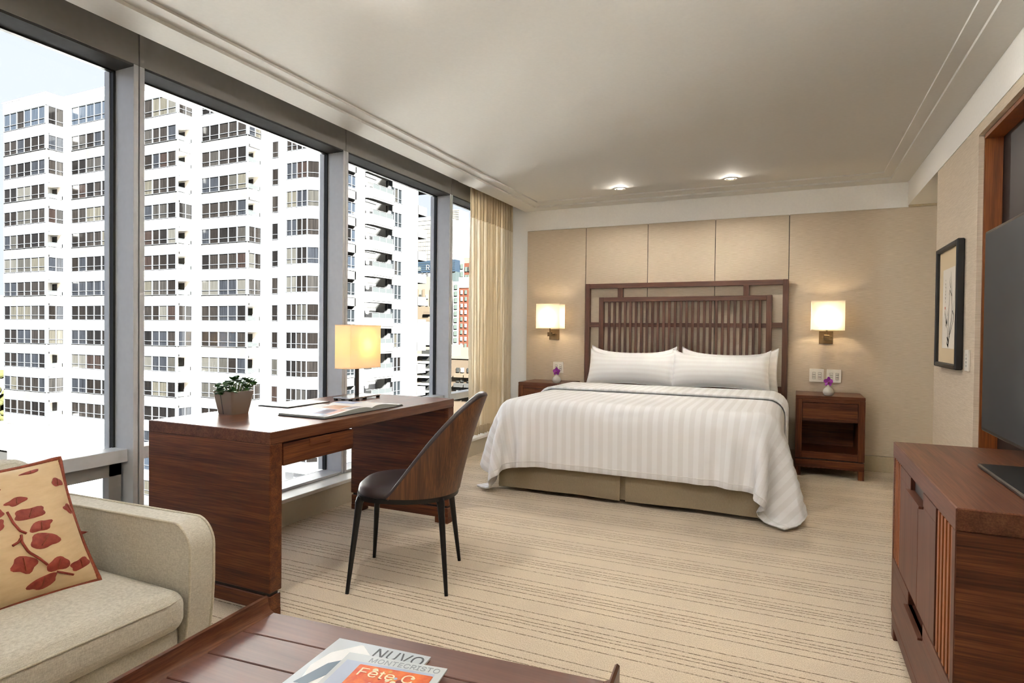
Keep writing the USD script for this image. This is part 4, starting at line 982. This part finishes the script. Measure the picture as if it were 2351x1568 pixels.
# ---------------------------------------------------------------- bed
BX0, BX1, BY0, BY1 = -2.035, -.10, 4.245, 6.22
bed = thing('bed', 'king size bed with a taupe pleated skirt and white mattress', 'bed', (-1.07, 5.25, 0))
part(bed, 'base', box(BX0 + .03, BX1 - .03, BY0 + .03, BY1, .05, .36), 'hem_fabric')
part(bed, 'mattress', rbox(BX0 + .02, BX1 - .02, BY0 + .03, BY1, .36, .64, .07), 'white_cotton', 40)
def skirt(p0, p1, nm, out, seed, z0=.028, z1=.37):
    n, k = 20, 8; p0, p1 = np.array(p0, float), np.array(p1, float); P = np.zeros((n, k, 3))
    for i in range(n):
        t = i / (n - 1); q = p0 + (p1 - p0) * t
        for j in range(k):
            h = j / (k - 1); fl = (1 - h) * (.016 + .008 * math.sin(6.3 * t * 1.5 + seed) * math.sin(PI * t))
            P[i, j] = (q[0] + out[0] * fl, q[1] + out[1] * fl, z0 + (z1 - z0) * h + .006 * math.sin(PI * t) * (1 - h))
    g = sheet(P, .006)
    s_ = part(bed, nm, g, 'bedskirt', 50)
    part(s_, 'hem', tube(P[:, 0] + np.array([out[0], out[1], 0]) * .001 + (0, 0, .012), .0022, 6), 'hem_fabric', True)
skirt((BX1 - .0, BY0), (-1.055, BY0), 'skirt_panel', (0, -1), 0)
skirt((-1.095, BY0), (BX0 + .0, BY0), 'skirt_panel', (0, -1), 2)
skirt((BX1, BY1 - .2), (BX1, BY0 + .02), 'skirt_panel', (1, 0), 1)
skirt((BX0, BY0 + .02), (BX0, BY1 - .2), 'skirt_panel', (-1, 0), 3)
skirt((BX1 + .02, BY0 + .05), (BX1 - .06, BY0 + .028), 'pleat', (.3, -.3), 4)
skirt((BX0 + .06, BY0 + .028), (BX0 - .02, BY0 + .05), 'pleat', (-.3, -.3), 5)
part(bed, 'pleat', box(-1.12, -1.03, BY0 + .012, BY0 + .02, .03, .36), 'hem_fabric')

# bed linen: draped by a small cloth solver over the mattress
def drape(x0, x1, y0, y1, step, R, pinned=None, iters=260, floor_z=.035, seed=1, pin=.03, start_z=.80, box_=None):
    nx, ny = int(round((x1 - x0) / step)) + 1, int(round((y1 - y0) / step)) + 1
    X, Y = np.meshgrid(np.linspace(x0, x1, nx), np.linspace(y0, y1, ny), indexing='ij')
    P = np.stack([X, Y, np.full_like(X, start_z)], -1); r_ = np.random.default_rng(seed); P[..., 2] += r_.normal(size=X.shape) * .002
    uv = np.stack([X, Y], -1).reshape(-1, 2); V = np.zeros_like(P)
    dx, dy = (x1 - x0) / (nx - 1), (y1 - y0) / (ny - 1)
    bx0, bx1, by0, by1, bz = box_
    lo, hi = np.array([bx0 + R, by0 + R, -1.0]), np.array([bx1 - R, by1 + 1, bz - R])
    cons = []
    for (di, dj, L, k) in ((1, 0, dx, 1.), (0, 1, dy, 1.), (1, 1, math.hypot(dx, dy), .55), (1, -1, math.hypot(dx, dy), .55), (2, 0, 2 * dx, .22), (0, 2, 2 * dy, .22)):
        for par in (0, 1):
            cons.append((di, dj, L, k, par))
    def solve(di, dj, L, k, par):
        if dj >= 0: A, B_ = P[:nx - di, :ny - dj], P[di:, dj:]
        else: A, B_ = P[:nx - di, -dj:], P[di:, :ny + dj]
        st = 2 if max(di, abs(dj)) == 1 else 4
        if di: sl = [(slice(o, None, st), slice(None)) for o in ((par,) if st == 2 else (par * 2, par * 2 + 1))]
        else: sl = [(slice(None), slice(o, None, st)) for o in ((par,) if st == 2 else (par * 2, par * 2 + 1))]
        for s in sl:
            a, b = A[s], B_[s]; d = b - a; l = np.linalg.norm(d, axis=-1, keepdims=True) + 1e-9
            c = d * ((l - L) / l * .5 * k); a += c; b -= c
    dt = .016
    keep = (X > bx0 + R + pin) & (X < bx1 - R - pin) & (Y > by0 + R + pin); P[..., 2] = bz + .001; P0 = P.copy(); P[..., 2] += np.where(keep, 0, 1) * r_.normal(size=X.shape) * .002
    for it in range(iters):
        V *= .965; V[..., 2] -= 9.8 * dt; old = P.copy(); P += V * dt
        for _ in range(9):
            for c in cons: solve(*c)
            q = np.clip(P, lo, hi); d = P - q; l = np.linalg.norm(d, axis=-1, keepdims=True)
            inside = l[..., 0] < R
            if inside.any():
                deep = inside & (l[..., 0] < 1e-6)
                n_ = d / np.maximum(l, 1e-9); n_[deep] = (0, 0, 1)
                P[inside] = (q + n_ * R)[inside]
            np.maximum(P[..., 2], floor_z, out=P[..., 2])
            P[keep] = P0[keep]
        V = (P - old) / dt
        q = np.clip(P, lo, hi); touch = np.linalg.norm(P - q, axis=-1) < R + .004
        V[touch] *= .35
        sp = np.linalg.norm(V, axis=-1, keepdims=True); V *= np.minimum(1, 1.5 / np.maximum(sp, 1e-9))
    return P, uv
dv_box = (BX0 - .045, BX1 + .045, BY0 - .06, BY1, .695)
Pd, uvd = drape(BX0 - .45, BX1 + .46, BY0 - .465, 5.72, .038, .13, box_=dv_box)
dv = thing('duvet', 'white satin-striped duvet hanging over the foot and sides of the bed', 'duvet', (-1.07, 5.0, .3))
def thick(P, uv, th):
    nx, ny = P.shape[:2]; g = sheet(P, th)
    return g[0], g[1], np.vstack([uv, uv])
gv, gf, guv = thick(Pd[:, ::1], uvd, .014)
nrm = trimesh.Trimesh(gv, gf, process=False).face_normals
if nrm[np.argmax(np.abs(nrm[:, 2]))][2] < 0: pass
part(dv, 'cover', (gv, gf), 'satin', uv=guv)
hem = Pd[:, 0] ; hem2 = Pd[:, 1] * .0
part(dv, 'hem_seam', tube(Pd[:, 1] + (0, -.001, .001), .0022, 6), 'white_cotton', True)
# the folded-back top of the sheet lies across the duvet
fd_box = (BX0 - .07, BX1 + .07, BY0 - .2, BY1, .722)
Pf, uvf = drape(BX0 - .40, BX1 + .46, 5.16, 5.74, .036, .14, box_=fd_box, iters=200, seed=4, pin=.03)
fd = thing('turned_down_sheet', 'white striped sheet fold laid across the bed below the pillows', 'sheet', (-1.07, 5.45, .5))
gv, gf, guv = thick(Pf, uvf, .022)
part(fd, 'fold', (gv, gf), 'satin', uv=guv)

def pillow(name, label, c, w, h, t, lean, yaw=0.0, flange=.03, seed=0, group=None):
    """A bed pillow standing on its long edge; c is the middle of its lower edge."""
    th = thing(name, label, 'pillow', c, 0, group)
    n, m_ = 45, 27; U, Vv = np.linspace(-1, 1, n), np.linspace(-1, 1, m_); r_ = random.Random(seed); ph = r_.uniform(0, 6)
    def pt(u, v, s):
        k = max(0, 1 - abs(u) ** 3.2) * max(0, 1 - abs(v) ** 2.6)
        tt = t * k ** .55 * (1 + .05 * math.sin(5 * u + ph) * (1 - v * v))
        x = u * w / 2 * (1 - .035 * (1 - abs(v) ** 2)); z = h / 2 + v * h / 2 * (1 - .10 * (1 - u * u) - .06 * math.cos(u * 1.5))
        if v > 0: z += .05 * abs(u) ** 5 * v
        return (x, -s * tt, z)
    A = np.array([[pt(u, v, 1) for v in Vv] for u in U]); B_ = np.array([[pt(u, v, -1) for v in Vv] for u in U])
    f = grid_faces(n, m_); v = np.vstack([A.reshape(-1, 3), B_.reshape(-1, 3)]); fs = np.vstack([f, f[:, ::-1] + n * m_])
    if trimesh.Trimesh(v, fs, process=False).volume < 0: fs = fs[:, ::-1]
    v, _ = rot((v, fs), -lean, 'x'); v, _ = rot((v, fs), yaw, 'z')
    uv = np.array([[u, vv_ * h / 2] for u in U for vv_ in Vv]); uv = np.vstack([uv, uv])
    part(th, 'case', (v, fs), 'satin_pillow', uv=uv, local=True)
    E = np.array([A[i, 0] for i in range(n)] + [A[-1, j] for j in range(1, m_)] + [A[i, -1] for i in range(n - 2, -1, -1)] + [A[0, j] for j in range(m_ - 2, 0, -1)])
    e, _ = rot((E, None), -lean, 'x'); e, _ = rot((e, None), yaw, 'z')
    part(th, 'seam', tube(e, .0045, 6, closed=True), 'white_cotton', True, local=True)
    return th
G_ = 'white bed pillows'
pillow('bed_pillow', 'white pillow in front on the left half of the bed', (-1.44, 5.86, .70), .86, .33, .10, 24, 0, seed=1)
pillow('bed_pillow', 'white pillow in front on the right half of the bed', (-.62, 5.86, .70), .87, .345, .10, 24, 0, seed=2)
pillow('bed_pillow', 'white pillow behind on the left, mostly hidden by the front one', (-1.47, 6.02, .69), .86, .36, .085, 18, 0, seed=3)
pillow('bed_pillow', 'white pillow behind on the right with its corner peeking out', (-.555, 6.02, .69), .86, .36, .085, 18, 0, seed=4)

# ---------------------------------------------------------------- headboard
hb = thing('headboard', 'dark wooden lattice headboard of two nested frames with vertical slats', 'headboard', (-1.03, 6.26, 0))
HY0, HY1 = 6.236, 6.284
part(hb, 'post', cbox(-2.012, -1.962, HY0, HY1, .0, 1.722, .002), 'headboard_z')
part(hb, 'post', cbox(-.100, -.050, HY0, HY1, .0, 1.722, .002), 'headboard_z')
part(hb, 'top_rail', cbox(-1.962, -.100, HY0, HY1, 1.672, 1.721, .002), 'headboard_x')
part(hb, 'bottom_rail', cbox(-1.962, -.100, HY0, HY1, .66, .72, .002), 'headboard_x')
part(hb, 'inner_stile', cbox(-1.862, -1.812, HY0, HY1, .5, 1.578, .002), 'headboard_z')
part(hb, 'inner_stile', cbox(-.240, -.190, HY0, HY1, .5, 1.578, .002), 'headboard_z')
part(hb, 'inner_top_rail', cbox(-1.812, -.240, HY0, HY1, 1.53, 1.577, .002), 'headboard_x')
part(hb, 'inner_bottom_rail', cbox(-1.812, -.240, HY0, HY1, .6, .65, .002), 'headboard_x')
for x in (-1.637, -.418): part(hb, 'spacer', cbox(x - .026, x + .026, HY0 + .001, HY1 - .001, 1.577, 1.672, .001), 'headboard_z')
for a, b in ((-1.962, -1.862), (-.190, -.100)): part(hb, 'cross_piece', cbox(a, b, HY0 + .002, HY1 - .002, 1.268, 1.318, .001), 'headboard_x')
part(hb, 'middle_rail', box(-1.812, -.240, HY1 - .022, HY1 - .004, 1.272, 1.312), 'headboard_x')
NSL = 27
for k in range(NSL):
    x = -1.812 + (k + 1) * (1.812 - .240) / (NSL + 1) + .002
    part(hb, 'slat', cbox(x - .0125, x + .0125, HY0 + .008, HY1 - .022, .65, 1.531, .0012), 'headboard_z')

# ---------------------------------------------------------------- nightstands
ns = thing('nightstand', 'dark wooden nightstand with a drawer over an open niche right of the bed', 'nightstand', (.285, 6.05, 0))
NX0, NX1, NY0, NY1, NZ = .024, .547, 5.828, 6.27, .69
part(ns, 'top', cbox(NX0, NX1, NY0, NY1, NZ - .03, NZ, .003), 'wood_top_x')
part(ns, 'side_panel', cbox(NX0, NX0 + .05, NY0, NY1, .152, NZ - .0305, .002), 'wood_z')
part(ns, 'side_panel', cbox(NX1 - .05, NX1, NY0, NY1, .152, NZ - .0305, .002), 'wood_z')
part(ns, 'apron', cbox(NX0 + .05, NX1 - .05, NY0 + .001, NY0 + .03, .632, .66, .001), 'wood_x')
part(ns, 'back_panel', box(NX0 + .05, NX1 - .05, NY1 - .015, NY1 - .001, .16, .66), 'wood_x')
part(ns, 'niche_shelf', box(NX0 + .05, NX1 - .05, NY0 + .02, NY1 - .016, .475, .49), 'wood_x')
part(ns, 'bottom', cbox(NX0 + .05, NX1 - .05, NY0 + .001, NY1 - .016, .155, .212, .002), 'wood_x')
nd = part(ns, 'drawer', cbox(NX0 + .053, NX1 - .053, NY0 + .006, NY1 - .03, .493, .629, .002), 'wood_x')
part(nd, 'pull', join(cbox((NX0 + NX1) / 2 - .075, (NX0 + NX1) / 2 + .075, NY0 + .002, NY0 + .0065, .588, .622, .001), box((NX0 + NX1) / 2 - .078, (NX0 + NX1) / 2 + .078, NY0 + .0045, NY0 + .0062, .585, .629)), 'wood_x')
part(ns, 'gap', box(NX0 + .012, NX1 - .012, NY0 + .012, NY1 - .012, .144, .1525), 'wood_black')
part(ns, 'stand', join(cbox(NX0 + .001, NX1 - .001, NY0 + .001, NY0 + .042, .075, .1445, .002), cbox(NX0 + .001, NX1 - .001, NY1 - .042, NY1, .075, .1445, .002), cbox(NX0 + .001, NX0 + .042, NY0 + .042, NY1 - .042, .075, .1445, .002), cbox(NX1 - .042, NX1 - .001, NY0 + .042, NY1 - .042, .075, .1445, .002)), 'wood_x')
for x in (NX0 + .001, NX1 - .046):
    for y in (NY0 + .001, NY1 - .046): part(ns, 'foot', cbox(x, x + .045, y, y + .045, 0, .0755, .002), 'wood_z')
copy_of(ns, 'nightstand', 'dark wooden nightstand half hidden left of the bed beside the curtain', (-2.335, 6.05, 0))

# ---------------------------------------------------------------- wall lamps
sc = thing('wall_sconce', 'lit wall lamp with a cream box shade to the right of the headboard', 'wall lamp', (.268, 6.286, 1.19))
shade(sc, .138, .402, 6.065, 6.235, 1.249, 1.511, 'shade_cream', 'shade_cream')
part(sc, 'wall_plate', cbox(.208, .322, 6.2775, 6.2855, 1.128, 1.242, .001), 'brass')
part(sc, 'screw', join(*[trimesh.creation.icosphere(1, .004).apply_translation((x, 6.277, 1.186)) for x in (.226, .306)]), 'brass')
part(sc, 'arm', tube([(.265, 6.278, 1.187), (.265, 6.16, 1.187)], .009, 12), 'brass', 40)
part(sc, 'block', cbox(.244, .286, 6.13, 6.172, 1.165, 1.209, .001), 'brass')
part(sc, 'rod', tube([(.265, 6.15, 1.208), (.265, 6.15, 1.31)], .007, 10), 'brass', 40)
part(sc, 'bulb', trimesh.creation.icosphere(3, .024).apply_translation((.268, 6.15, 1.355)), 'bulb_hot', True)
copy_of(sc, 'wall_sconce', 'lit wall lamp with a cream box shade to the left of the headboard', (-2.372, 6.286, 1.19))

# switch plates
def plate(x, z, label, wide=.118):
    t = thing('switch_plate', label, 'switch', (x, 6.286, z))
    part(t, 'cover', cbox(x - wide / 2, x + wide / 2, 6.278, 6.2855, z - .06, z + .06, .0015), 'plate_white')
    for dx in (-.022, .026):
        for dz in (.018, -.004, -.024):
            part(t, 'button', cbox(x + dx - .011, x + dx + .011, 6.2755, 6.279, z + dz - .008, z + dz + .008, .0008), 'plate_white')
            part(t, 'legend', box(x + dx - .008, x + dx + .006, 6.2752, 6.2756, z + dz - .002, z + dz), 'button_grey')
            part(t, 'button_gap', box(x + dx - .0125, x + dx + .0125, 6.2775, 6.2781, z + dz - .0098, z + dz + .0098), 'print_dark')
plate(-2.325, .829, 'white switch plate above the left nightstand')
plate(.194, .838, 'white switch plate above the right nightstand, nearer the bed')
plate(.335, .836, 'white switch plate above the right nightstand, further from the bed')

# vases
def vase(c, label, flip=1):
    t = thing('bud_vase', label, 'vase', c)
    pr = [(.0, .001), (.026, 0), (.036, .006), (.046, .022), (.047, .036), (.040, .055), (.026, .070), (.014, .078), (.012, .083), (.014, .087), (.0105, .086), (.009, .07)]
    part(t, 'body', lathe([(r * .95, z) for r, z in pr], 32), 'vase_glaze', True, local=True)
    o = thing('orchid_bloom', label.replace('small round white vase', 'purple orchid flower in the vase'), 'flower', (c[0], c[1], c[2] + .105))
    for k, (az, L, W) in enumerate(((90, .042, .026), (18, .036, .036), (162, .036, .036), (234, .038, .022), (306, .038, .022))):
        s = trimesh.creation.icosphere(2, 1.0); v = np.array(s.vertices) * (L * .55, W * .55, .0018) + (L * .5, 0, 0); v[:, 2] += (v[:, 0] / L) ** 2 * .010 - (v[:, 1] / W) ** 2 * .006
        g = rot((v, s.faces), az, 'z'); g = rot(g, 78, 'x'); g = rot(g, 18 * flip, 'z')
        part(o, 'petal', move(g, (0, -.004, .012)), 'orchid', True, local=True)
    part(o, 'lip', move((trimesh.creation.icosphere(2, .008).vertices * (1, 1.3, 1.2), trimesh.creation.icosphere(2, .008).faces), (0, -.014, .006)), 'orchid_lip', True, local=True)
    part(o, 'stalk', tube([(0, 0, -.06), (.002, 0, -.02), (0, -.002, .01)], .0022, 6), 'stem_green', True, local=True)
    return t
vase((-2.20, 5.90, NZ), 'small round white vase on the left nightstand')
vase((.275, 5.895, NZ), 'small round white vase on the right nightstand', -1)

# curtain
cr = thing('curtain', 'sheer beige pleated curtain gathered at the far end of the window', 'curtain', (-2.84, 5.7, .19))
ny_, nz_ = 260, 26; yy = np.linspace(5.20, 6.17, ny_); zz = np.linspace(.186, 2.60, nz_)
Pc = np.zeros((ny_, nz_, 3))
ra = np.random.default_rng(2); phs = np.cumsum(ra.uniform(.7, 1.35, ny_)); phs = phs / phs[-1] * 2 * PI * 15
for j, z in enumerate(zz):
    w = .030 + .014 * (1 - (z - .18) / 2.4)
    Pc[:, j, 0] = -2.845 + w * np.sin(phs + .35 * math.sin(z * 1.3)) * (.75 + .25 * np.sin(yy * 9 + 1)) + .006 * np.sin(phs * .5 + z * 2)
    Pc[:, j, 1] = yy + .012 * np.cos(phs * 1.0) - .035 * (1 - (z / 2.6)) * (yy - 5.7)
    Pc[:, j, 2] = z
k = 23
part(cr, 'drape', sheet(Pc[:, :k]), 'sheer', True)
part(cr, 'heading', sheet(Pc[:, k - 1:]), 'curtain_head', True)
hb_ = Pc[:, :2].copy(); hb_[:, 0, 2] = .188; hb_[:, 1, 2] = .27; hb_[..., 0] += .002
part(cr, 'bottom_hem', sheet(hb_), 'curtain_head', True)
part(cr, 'track', box(-2.86, -2.83, 5.0, 6.25, 2.60, 2.62), 'white_paint')

# ---------------------------------------------------------------- downlights
dlt = thing('downlight', 'small recessed ceiling spotlight above the left half of the headboard', 'ceiling light', (-1.521, 5.745, 2.575))
part(dlt, 'trim_ring', lathe([(.040, -.001), (.043, -.004), (.056, -.003), (.058, 0)], 40), 'white_paint', 40, local=True)
part(dlt, 'cup', lathe([(.0405, -.0005), (.036, .0), (.030, .0), (.002, .0)][::-1], 32), 'plate_white', 40, local=True)
part(dlt, 'lamp_face', lathe([(.0, -.0024), (.024, -.0022), (.028, -.0004)], 24), 'bulb_dl', 40, local=True)
copy_of(dlt, 'downlight', 'small recessed ceiling spotlight above the right half of the headboard', (-.527, 5.743, 2.575))
DL = [(-1.52, 5.745), (-.527, 5.743)]
for i, (x, y) in enumerate(((.3, 2.15), (-.55, 2.1), (-1.5, 1.9), (.15, .3), (-.85, .2), (-1.85, .0))):  # added fill spotlights, out of view, to brighten carpet, desk and bed
    copy_of(dlt, 'downlight', 'added recessed fill spotlight out of view in the near part of the room', (x, y, 2.575), group='added fill spotlights near the camera'); DL.append((x, y))
for i, (x, y) in enumerate(DL):
    l = UsdLux.DiskLight.Define(stage, f'/World/spot_{i:02d}')
    l.CreateRadiusAttr(.026); l.CreateIntensityAttr(DL_POWER[0 if i < 2 else 1 if i < 5 else 2]); l.CreateColorAttr(Gf.Vec3f(1.0, .94, .84) if i < 2 else Gf.Vec3f(1.0, .97, .92))
    l.AddTranslateOp().Set(Gf.Vec3d(x, y, 2.571))
    l.AddRotateXOp().Set(-25.0 if i < 2 else 28.0 if i < 5 else 0.0)      # tilted towards the bed

# ---------------------------------------------------------------- framed print
ar = thing('framed_print', 'black framed ink painting of an orchid with calligraphy on the right wall', 'picture', (.87, 4.58, 1.39))
AY0, AY1, AZ0, AZ1, AXF = 4.288, 4.875, 1.010, 1.772, .846
for nm, b in (('frame_side', (AXF, .885, AY0, AY0 + .03, AZ0, AZ1)), ('frame_side', (AXF, .885, AY1 - .03, AY1, AZ0, AZ1)), ('frame_rail', (AXF, .885, AY0 + .03, AY1 - .03, AZ1 - .03, AZ1)), ('frame_rail', (AXF, .885, AY0 + .03, AY1 - .03, AZ0, AZ0 + .03))):
    part(ar, nm, cbox(*b, .006), 'black_frame')
part(ar, 'mat_board', box(.866, .870, AY0 + .03, AY1 - .03, AZ0 + .03, AZ1 - .03), 'mat_board')
pr_ = part(ar, 'paper_sheet', box(.8645, .866, 4.41, 4.735, 1.13, 1.625), 'rice_paper')
def stroke(pts, w0, w1, m='ink'):
    w0, w1 = w0 * .62, w1 * .62
    p = np.array(pts, float); tt = np.linspace(0, len(p) - 1, 18)
    q = np.stack([np.interp(tt, range(len(p)), p[:, k]) for k in (0, 1)], 1); q[1:-1] = (q[:-2] + 2 * q[1:-1] + q[2:]) / 4
    w = w0 + (w1 - w0) * np.linspace(0, 1, 18); d = np.gradient(q, axis=0); d /= np.linalg.norm(d, axis=1, keepdims=True) + 1e-9; nn_ = np.stack([-d[:, 1], d[:, 0]], 1)
    a, b = q + nn_ * w[:, None], q - nn_ * w[:, None]
    v = np.vstack([np.c_[np.full(18, .8638), a], np.c_[np.full(18, .8638), b]]); f = []
    for i in range(17): f += [[i, 18 + i, i + 1], [i + 1, 18 + i, 19 + i], [i, i + 1, 18 + i], [i + 1, 19 + i, 18 + i]]
    return v, np.array(f)
bs2 = random.Random(21)
st_ = [([(4.56, 1.15), (4.52, 1.24), (4.47, 1.36), (4.49, 1.48), (4.52, 1.60)], .006, .002), ([(4.53, 1.2), (4.57, 1.30), (4.55, 1.42), (4.54, 1.50)], .005, .002), ([(4.52, 1.22), (4.44, 1.30), (4.43, 1.42)], .004, .0015), ([(4.55, 1.17), (4.60, 1.26), (4.64, 1.28), (4.66, 1.24)], .004, .001), ([(4.57, 1.14), (4.56, 1.18), (4.60, 1.20)], .012, .008), ([(4.49, 1.45), (4.54, 1.49), (4.56, 1.46)], .006, .003), ([(4.47, 1.36), (4.43, 1.33), (4.44, 1.29)], .007, .002), ([(4.52, 1.5), (4.55, 1.54), (4.53, 1.57)], .006, .002), ([(4.56, 1.14), (4.60, 1.16), (4.58, 1.19)], .01, .006)]
for p, a, b in st_: part(pr_, 'brush_stroke', stroke(p, a, b), 'ink')
for k in range(10):
    y, z = 4.60 + bs2.uniform(-.02, .06), 1.30 + bs2.uniform(-.03, .06)
    part(pr_, 'brush_stroke', stroke([(y, z), (y + bs2.uniform(-.02, .02), z + .03)], .006, .002), 'ink_pale')
for k in range(7):
    z = 1.555 - k * .022
    part(pr_, 'written_character', join(*[stroke([(4.66 + bs2.uniform(-.007, .007), z + bs2.uniform(-.007, .007)), (4.66 + bs2.uniform(-.008, .008), z + bs2.uniform(-.007, .007))], .0022, .0018) for _ in range(5)]), 'ink')
part(pr_, 'red_seal', box(.8636, .8642, 4.655, 4.670, 1.375, 1.39), 'seal_red')
tp = thing('thermostat_plate', 'white wall control beside the framed print', 'switch', (.88, 4.15, 1.07))
part(tp, 'cover', cbox(.876, .8855, 4.135, 4.215, 1.012, 1.13, .0015), 'plate_white')
for k in range(4): part(tp, 'button', cbox(.8735, .8765, 4.165, 4.185, 1.035 + k * .02, 1.047 + k * .02, .0006), 'button_grey')

# ---------------------------------------------------------------- media console
co = thing('media_console', 'brown wooden media cabinet with slatted ends below the television', 'cabinet', (.62, 2.35, 0))
KX0, KX1, KY0, KY1, KZ = .37, .865, 1.829, 2.872, .78
part(co, 'top', cbox(KX0, KX1, KY0, KY1, .722, KZ, .003), 'wood_top_y')
part(co, 'top_front', cbox(KX0 - .0005, KX0 + .004, KY0 + .001, KY1 - .001, .7225, KZ - .002, .001), 'console_y')
part(co, 'side_panel', cbox(KX0 + .001, KX1, KY0, KY0 + .035, .098, .7215, .002), 'wood_x')
part(co, 'side_panel', cbox(KX0 + .001, KX1, KY1 - .03, KY1, .098, .7215, .002), 'wood_x')
part(co, 'front_stile', cbox(KX0 - .0005, KX0 + .004, KY0 + .001, KY0 + .034, .1, .7215, .001), 'console_z')
part(co, 'back_box', box(KX0 + .03, KX1, KY0 + .035, KY1 - .03, .1, .722), 'wood_black')
for a, b in ((2.336, 2.690), (2.066, 2.332)):
    d_ = part(co, 'door', join(*[cbox(KX0 + .001, KX0 + .024, p, q, z0, z1, .001) for p, q, z0, z1 in (((a, b, .328, .675), (a + (.14 if a > 2.3 else 0), b, .6745, .718) if a > 2.3 else (a, a + .19, .6745, .718)))]), 'console_z')
part(co, 'handle_recess', box(KX0 + .014, KX0 + .02, 2.25, 2.48, .672, .72), 'wood_black')
part(co, 'handle_lip', cbox(KX0 - .012, KX0 + .014, 2.245, 2.49, .668, .676, .001), 'console_y')
for k in range(5):
    y = 1.878 + k * .040; part(co, 'slat', cbox(KX0 + .002, KX0 + .022, y - .011, y + .011, .328, .718, .001), 'slat_z')
for k in range(4):
    y = 2.712 + k * .035; part(co, 'slat', cbox(KX0 + .002, KX0 + .022, y - .010, y + .010, .328, .718, .001), 'slat_z')
dw = part(co, 'drawer', join(cbox(KX0 + .001, KX0 + .024, KY0 + .036, KY1 - .031, .104, .278, .001), cbox(KX0 + .001, KX0 + .024, 2.485, KY1 - .031, .2775, .322, .001), cbox(KX0 + .001, KX0 + .024, KY0 + .036, 2.225, .2775, .322, .001)), 'console_y')
part(dw, 'handle_lip', cbox(KX0 - .012, KX0 + .014, 2.222, 2.488, .270, .278, .001), 'console_y')
part(co, 'plinth', join(cbox(KX0 + .004, KX1, KY0 + .004, KY1 - .002, .046, .094, .002), cbox(KX0 + .004, KX0 + .05, KY1 - .052, KY1 - .002, 0, .0465), cbox(KX0 + .004, KX0 + .05, KY0 + .004, KY0 + .054, 0, .0465), cbox(KX1 - .05, KX1, KY1 - .052, KY1 - .002, 0, .0465), cbox(KX1 - .05, KX1, KY0 + .004, KY0 + .054, 0, .0465)), 'console_y')

tv = thing('television', 'large black flat-screen television on its stand on the media cabinet', 'television', (.62, 2.3, KZ))
part(tv, 'bezel', cbox(.690, .735, 1.62, 3.03, .828, 1.622, .004), 'black_gloss')
part(tv, 'screen', box(.6885, .691, 1.632, 3.018, .842, 1.610), 'tv_screen')
part(tv, 'base_plate', cbox(.545, .845, 1.98, 2.43, KZ, KZ + .014, .004), 'black_gloss')
part(tv, 'neck', cbox(.71, .77, 2.12, 2.30, KZ + .013, 1.1, .004), 'black_gloss')
part(tv, 'back_housing', cbox(.73, .78, 1.9, 2.75, .95, 1.5, .01), 'black_gloss')
